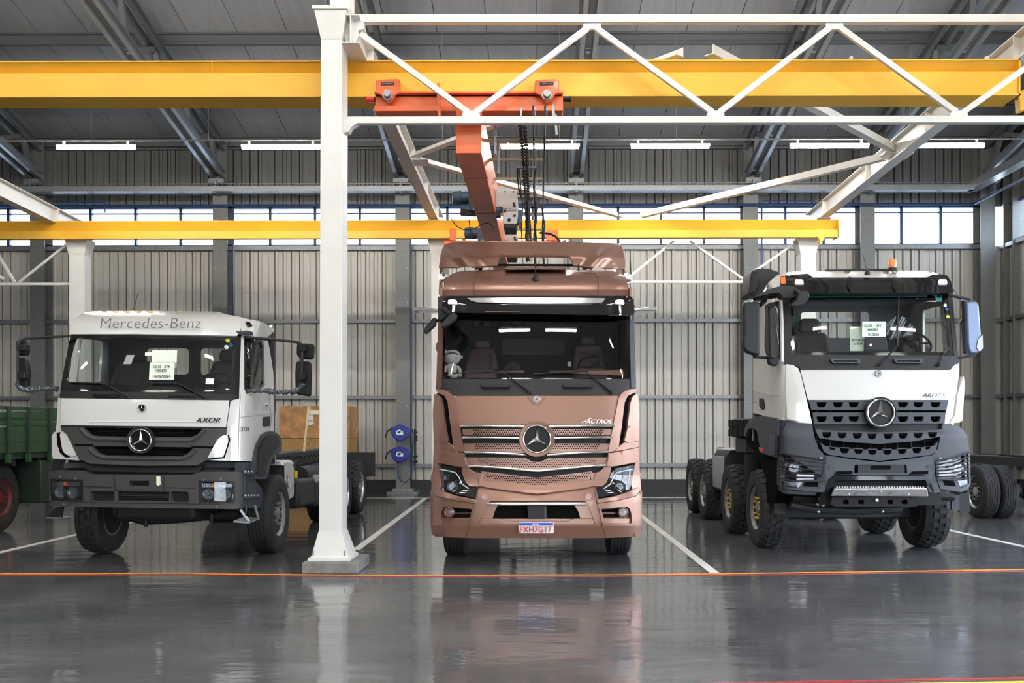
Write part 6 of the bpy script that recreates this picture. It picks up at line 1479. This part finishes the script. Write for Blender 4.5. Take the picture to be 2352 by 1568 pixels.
gbar([(1867, 947), (2172, 947), (2170, 972), (1870, 974), (1868, 960)], teeth(c1, 956, 969, w=12))
sl = lambda x_: -abs(x_-2020)*.035
c2 = [1899, 1934, 1969, 2003, 2040, 2074, 2109, 2142]
o3 = [(1872, 985), (1890, 987), (1950, 990), (2020, 992), (2090, 990), (2150, 987), (2168, 984), (2164, 1002), (2092, 1014), (2020, 1019), (1948, 1015), (1882, 1006)]
gbar(o3, teeth(c2, 996, 1009, sl, 11))
o4 = [(1884, 1016), (1896, 1024), (1950, 1030), (2020, 1034), (2090, 1030), (2146, 1024), (2154, 1014), (2150, 1036), (2140, 1044), (2092, 1050), (2020, 1058), (1948, 1050), (1904, 1044), (1892, 1036)]
gbar(o4, teeth([1940, 1972, 2004, 2038, 2072, 2106], 1031, 1045, lambda x_: -abs(x_-2020)*.05, 11)+[[(1904, 1026), (1918, 1028), (1918, 1033), (1906, 1032)], [(2126, 1026), (2138, 1024), (2136, 1031), (2126, 1032)]])
D.plate('grille_band', 'black_plastic', [(1866, 974), (2170, 973), (2168, 985), (2150, 987), (2020, 992), (1890, 987), (1872, 984)], d=.03, thick=.03)
star(rd, 2021.5, 947.5, 32.5, D.y(2021, 947)-.08, outer=(36, 'grey_plastic'), back='black_plastic', lab='large emblem with chrome three pointed star', h=.035)
# bumper
cm = 'blue_grey_plastic'
D.plate('grille_cheek', cm, [(1866, 972), (1868, 990), (1872, 1008), (1880, 1030), (1894, 1045), (1906, 1048), (1900, 1062), (1898, 1098), (1885, 1092), (1800, 1038), (1788, 1035), (1790, 1006), (1808, 966), (1838, 971)], d=-.03, thick=.06, step=9, bevel=.012)
D.plate('grille_cheek', cm, [(2166, 972), (2186, 974), (2204, 980), (2216, 992), (2222, 1002), (2226, 1036), (2150, 1060), (2146, 1092), (2136, 1070), (2143, 1045), (2154, 1030), (2160, 1005)], d=-.03, thick=.06, step=9, bevel=.012)
D.plate('bumper_centre', cm, [(1897, 1045), (1948, 1053), (2020, 1061), (2092, 1053), (2142, 1045), (2148, 1092), (2160, 1130), (2145, 1132), (2126, 1092), (2114, 1090), (1925, 1090), (1912, 1092), (1893, 1130), (1876, 1130), (1894, 1092)], d=-.05, thick=.07, step=10, bevel=.010,
        holes=[rnd([(1963, 1067), (2082, 1067), (2084, 1086), (1962, 1086)], 2)])
np_ = D.plate('number_plate_panel', 'grey_plastic', rnd([(1971, 1068), (2078, 1068), (2078, 1088), (1971, 1088)], 2), d=-.035, thick=.03, bevel=.003)
D.plate('plate_slot', 'void_black', rnd([(2000, 1069), (2046, 1069), (2046, 1078), (2000, 1078)], 2), d=-.04, thick=.004, parent=np_)
for c in (1910, 2136): MB().lathe(D.pt(c, 1074, -.055), (0, -1, 0), [(0, .042), (.004, .04), (.004, .035), (.002, 0)], 24).build('tow_cap', cm, rd)
for a, b in ((1916, 1958), (2090, 2132)):
    D.plate('honeycomb_backing', 'void_black', [(a, 1089), (a+6, 1082), (b, 1081), (b, 1088)], d=-.07, thick=.01)
D.plate('upper_intake_bar', 'gloss_black', [(1905, 1100), (1918, 1092), (2122, 1092), (2134, 1098), (2148, 1130), (2140, 1130), (2126, 1102), (1918, 1102), (1904, 1122), (1897, 1122)], d=-.07, thick=.05, bevel=.01)
D.plate('intake_backing', 'engine_black', [(1895, 1090), (2150, 1090), (2165, 1160), (1880, 1160)], d=.15, thick=.03)
mb = MB()
for y_ in (1100, 1105, 1110): mb.tube([D.pt(1925, y_, .05), D.pt(2120, y_, .05)], .006, 5)
mb.build('intake_ribs', 'grey_plastic', rd)
for s in (1, -1):
    if s == 1:
        lp = [(1790, 1040), (1800, 1038), (1898, 1055), (1893, 1092), (1880, 1104), (1845, 1104), (1838, 1121), (1795, 1118), (1790, 1095)]
        fogp = [(1799, 1103), (1836, 1107), (1832, 1118), (1798, 1116)]; honey = [(1846, 1110), (1858, 1104), (1880, 1104), (1878, 1118), (1846, 1117)]; cc = (1825, 1074)
        skirt = [(1789, 1036), (1800, 1038), (1900, 1056), (1896, 1096), (1878, 1130), (1798, 1122), (1789, 1112)]
        hole = [(1792, 1042), (1894, 1058), (1889, 1094), (1874, 1102), (1850, 1102), (1836, 1120), (1795, 1117)]
        bars_ = [((1790, 1040+i*9.5), (1830, 1046+i*10), (1897, 1056+i*8.2)) for i in range(7)]
    else:
        fogp = [(2200, 1104), (2224, 1100), (2223, 1118), (2206, 1120)]; honey = [(2166, 1103), (2190, 1102), (2196, 1117), (2170, 1114)]; cc = (2204, 1075)
        skirt = [(2150, 1060), (2228, 1034), (2230, 1112), (2222, 1124), (2208, 1130), (2160, 1122), (2152, 1098)]
        hole = [(2156, 1062), (2224, 1040), (2226, 1110), (2206, 1121), (2196, 1104), (2168, 1101), (2157, 1094)]
        bars_ = [((2151, 1059+i*7), (2190, 1052+i*8.5), (2229, 1038+i*9.5)) for i in range(7)]
    fr2 = D.plate('lamp_surround', cm, skirt, d=-.045, thick=.06, step=8, holes=[hole], bevel=.006)
    hh = D.plate('headlamp', 'gloss_black', hole, d=.05, thick=.02, step=8)
    lampbowl(hh, D.pt(cc[0], cc[1], .0), .075, bowl='lamp_inner')
    lampbowl(hh, D.pt(cc[0]-(22 if s == 1 else 24)*.8, cc[1]-6, .01), .04, bowl='lamp_inner')
    D.plate('fog_lamp', 'lamp_inner', fogp, d=-.02, thick=.04, parent=hh, bevel=.004)
    D.plate('fog_lamp_cover', 'lens_glass', fogp, d=-.045, thick=0, parent=hh)
    D.plate('lamp_cover', 'lens_glass', hole, d=-.02, thick=0, step=9, parent=hh)
    D.plate('honeycomb_backing', 'void_black', honey, d=-.05, thick=.01)
    for b_ in bars_: D.path('lamp_guard_bar', 'grey_plastic', list(b_), .008, d=-.085, parent=fr2, n=6)
for c in ((1885, 1052), (2158, 1052)): MB().lathe(D.pt(*c, -.07), (0, -1, 0), [(0, .02), (.015, .015), (.018, 0)], 12).build('guard_bolt', 'galv', rd)
D.plate('lower_corner', cm, [(1789, 1110), (1800, 1122), (1878, 1130), (1872, 1138), (1800, 1134), (1790, 1126)], d=-.02, thick=.06, bevel=.01)
# silver step and tow beam
s1 = MB().hexa([D.pt(1908, 1139, -.12), D.pt(2132, 1140, -.12), D.pt(2132, 1139, .12), D.pt(1908, 1139, .12), D.pt(1916, 1122, -.16), D.pt(2130, 1121, -.16), D.pt(2120, 1116, .10), D.pt(1916, 1116, .10)]).build('bumper_step', 'silver_step', rd, bevel=.01)
mb = MB()
for i in range(34): c = D.pt(1922+i*6, 1118, -.05); mb.cyl(c-V((0, 0, .01)), c+V((0, 0, .008)), .009, 6)
mb.build('anti_slip_studs', 'silver_step', s1)['kind'] = 'stuff'
for a, b in ((1962, 2002), (2042, 2084)): MB().prism([D.pt(a, 1137, -.128), D.pt(b, 1137, -.128), D.pt(b-8, 1129, -.145), D.pt(a+8, 1129, -.145)], (0, .01, 0)).build('step_rib', 'silver_step', s1)
for a, b in ((1949, 1135), (2023, 1129), (2086, 1135)): MB().lathe(D.pt(a, b, -.15), (0, -1, 0), [(0, .014), (.01, 0)], 8).build('step_bolt', 'galv_bright', s1)
tb = sheet('tow_beam', 'grey_plastic', rd, [(1912, 1142), (2112, 1142), (2106, 1162), (2098, 1164), (1918, 1164), (1906, 1158)], lambda a, b: D.pt(a, b, -.06), .12, step=14,
      holes=[rnd([(c-6, 1148), (c+7, 1148), (c+7, 1158), (c-6, 1158)], 3) for c in (1942, 1977, 2044, 2077)], bevel=.005)
MB().lathe(D.pt(2013, 1148, -.07), (0, -1, 0), [(0, .022), (.02, .02), (.022, 0)], 12).build('tow_bolt', 'galv_bright', tb)
mb = MB()
for q in ((1880, 1175), (2027, 1174), (1882, 1145), (2108, 1145), (2112, 1152), (1878, 1158), (1890, 1160), (2104, 1158)): mb.ball(P(*q, 12.0), .022, .02, .022, 10, 6)
mb.build('brake_fittings', 'galv_bright', rd)['kind'] = 'stuff'
mb = MB().tube([P(1815, 1160, 12.1), P(1870, 1170, 12.1), P(1960, 1174, 12.1), P(2070, 1170, 12.1)], .05, 10).tube([P(1820, 1145, 12.2), P(1900, 1150, 12.2)], .05, 8).tube([P(2110, 1135, 12.2), P(2190, 1142, 12.2)], .05, 8)
mb.build('steering_linkage', 'engine_black', rd)
# left fender (front axle arch) and second arch
sheet('front_fender', 'blue_grey_plastic', rd, [(1708, 1000), (1710, 985), (1717, 970), (1728, 960), (1744, 955), (1762, 957), (1806, 966), (1790, 1005), (1788, 1052), (1748, 1040), (1743, 1015), (1738, 990), (1728, 982), (1718, 985), (1712, 1002)], lambda a, b: D.pt(a, b, -.02) if a > 1786 else PX(a, b, DL-.04), .12, step=7, bevel=.012)
MB().prism([PX(a, b, DL+.02) for a, b in ((1712, 1004), (1720, 986), (1736, 988), (1744, 1016), (1748, 1042), (1790, 1052), (1790, 1110), (1776, 1160), (1756, 1150), (1760, 1100), (1738, 1040), (1716, 1020))], (.35, 0, 0)).build('wheel_housing', 'void_black', rd)
MB().prism([PX(a, b, DL-.045) for a, b in rnd([(1743, 1026), (1751, 1028), (1752, 1037), (1744, 1036)], 2)], (.03, 0, 0)).build('side_marker', 'red_lens', rd)
MB().prism([P(a, b, 12.35) for a, b in ((1778, 1125), (1806, 1125), (1806, 1180), (1778, 1180))], (0, .02, 0)).build('mud_flap', 'grey_plastic', rd)
MB().prism([P(a, b, 12.3) for a, b in ((2186, 1137), (2204, 1137), (2204, 1172), (2186, 1170))], (0, .04, 0)).build('step_bracket', 'blue_grey_plastic', rd)
MB().prism([P(a, b, 12.3) for a, b in ((2204, 1135), (2226, 1132), (2228, 1176), (2204, 1176))], (0, .04, 0)).build('mud_flap', 'grey_plastic', rd)
for i, y_ in enumerate((13.95, 14.0, 14.05, 14.1)): MB().box(DL+.03, DL+.55, y_, y_+.02, .55, 1.28).build('splash_board', 'grey_plastic', rd)
# wheels: four axles
kw = dict(rim='rim_grey', lug='brass', tread='block')
for i, yy in enumerate((13.2, 15.02)):
    wheel(rd, 3.10, -1, yy, .55, .37, lab='front wheel with yellow nut markers' if i == 0 else 'second axle wheel with yellow nut markers', **kw)
    wheel(rd, 5.68, 1, yy, .55, .37, lab='front wheel' if i == 0 else 'second axle wheel', **kw)
    box('axle', 'engine_black', rd, 3.5, 5.3, yy-.09, yy+.09, .40, .56, bevel=.03)
for yy in (17.4, 18.8):
    for xo, s in ((3.13, -1), (3.48, -1), (5.68, 1), (5.33, 1)): wheel(rd, xo, s, yy, .54, .31, 'alloy', 'alloy', tread='block', lab='rear twin wheel')
    MB().tube([(3.5, yy, .54), (5.3, yy, .54)], .12, 12).build('axle', 'engine_black', rd)
for s in (-.42, .42): box('chassis_rail', 'chassis_black', rd, 4.4+s-.04, 4.4+s+.04, 12.2, 20.0, .98, 1.28)
box('engine_block', 'engine_black', rd, 3.9, 4.9, 12.1, 13.4, .62, 1.5, bevel=.05)
# battery box and spare wheel behind the cab
bb = MB().prism([(3.22, 15.75, .62), (3.22, 15.75, 1.18), (3.30, 15.75, 1.30), (3.9, 15.75, 1.34), (3.9, 15.75, .5), (3.4, 15.75, .5)], (0, 1.05, 0)).build('tool_box', 'chassis_black', rd, bevel=.02)
MB().box(3.205, 3.225, 15.8, 16.75, .64, 1.2).build('box_cover', 'silver_step', bb, bevel=.01)
MB().hexa([(3.3, 15.7, 1.30), (3.95, 15.7, 1.34), (3.95, 16.85, 1.34), (3.3, 16.85, 1.30), (3.3, 15.7, 1.315), (3.95, 15.7, 1.355), (3.95, 16.85, 1.355), (3.3, 16.85, 1.315)]).build('box_lid', 'silver_step', bb)
sw = MB().lathe((3.68, 14.9, 1.68), (0, 0, 1), [(-.14, .29), (-.15, .45), (-.13, .53), (-.08, .55), (.08, .55), (.13, .53), (.15, .45), (.14, .29)], 40)
o = sw.build('spare_wheel', 'rubber', rd, label='spare wheel lying flat behind the cab')
mb = MB()
for k in range(30):
    a = 2*math.pi*k/30; c = V((3.68, 14.9, 1.68)); d = V((math.cos(a), math.sin(a), 0)); u = V((-d.y, d.x, 0))*.04
    for z0, z1 in ((-.13, -.02), (.02, .13)):
        mb.hexa([c+d*.53-u+V((0, 0, z0)), c+d*.565-u+V((0, 0, z0)), c+d*.565+u+V((0, 0, z0)), c+d*.53+u+V((0, 0, z0)), c+d*.53-u+V((0, 0, z1)), c+d*.565-u+V((0, 0, z1)), c+d*.565+u+V((0, 0, z1)), c+d*.53+u+V((0, 0, z1))])
mb.build('tread_blocks', 'rubber', o, smooth=False)
box('spare_wheel_carrier', 'chassis_black', rd, 3.3, 4.8, 14.5, 15.3, 1.28, 1.53, bevel=.02)
# inside the cab
seat(rd, P(1885, 0, 12.9).x-.1, 12.9, zf(858, 12.9), .58, .78, 'seat_fabric', 'black driver seat'); seat(rd, P(2110, 0, 12.95).x, 12.95, zf(850, 12.95), .5, .55, 'seat_fabric')
sheet('seat_cover_film', 'plastic_film', rd, [(2036, 742), (2064, 722), (2080, 730), (2104, 758), (2100, 768), (2070, 774), (2036, 782)], lambda a, b: P(a, b, 12.5+.03*math.sin(a*.23+b*.12)), 0.0, step=4, sharp=80, label='crumpled clear plastic film over the seat')
MB().prism([(DL+.25, 12.1, 2.58), (DL+.25, 12.4, 2.66), (DL+.25, 12.45, 2.0), (DL+.25, 12.1, 2.0)], (DR-DL-.35, 0, 0)).build('dashboard', 'dash', rd, bevel=.02)
steering(rd, P(2098, 790, 12.5), .23, tilt=-.7)
card(1980, 738, 2034, 773, 11.95, 'paper_green', 'pale green printed sheet inside the windscreen of the dumper chassis, upper of the pair', (('22/01 - 091', .45, .28, .048), ('404780', .45, .54, .044), ('01/2025', .5, .86, .044)), 1)
card(1953, 750, 1990, 806, 11.98, 'paper', 'pale sheet beneath the green one in the dumper windscreen', (('RETORNO', .5, .55, .036), ('c/ ADR', .5, .70, .036)), -1)
dv = thing('dashboard_screen', 'black square device standing on the dumper dashboard', 'screen', tuple(P(2013, 800, 11.9)))
MB().prism([P(a, b, 11.93) for a, b in rnd([(1988, 774), (2036, 774), (2042, 812), (1986, 812)], 5)], (0, .04, 0)).build('housing', 'black_plastic', dv, bevel=.006)
MB().lathe(P(2000, 792, 11.925), (0, -1, 0), [(0, .02), (.004, .02), (.004, 0)], 16).build('lens', 'lamp_inner', dv)
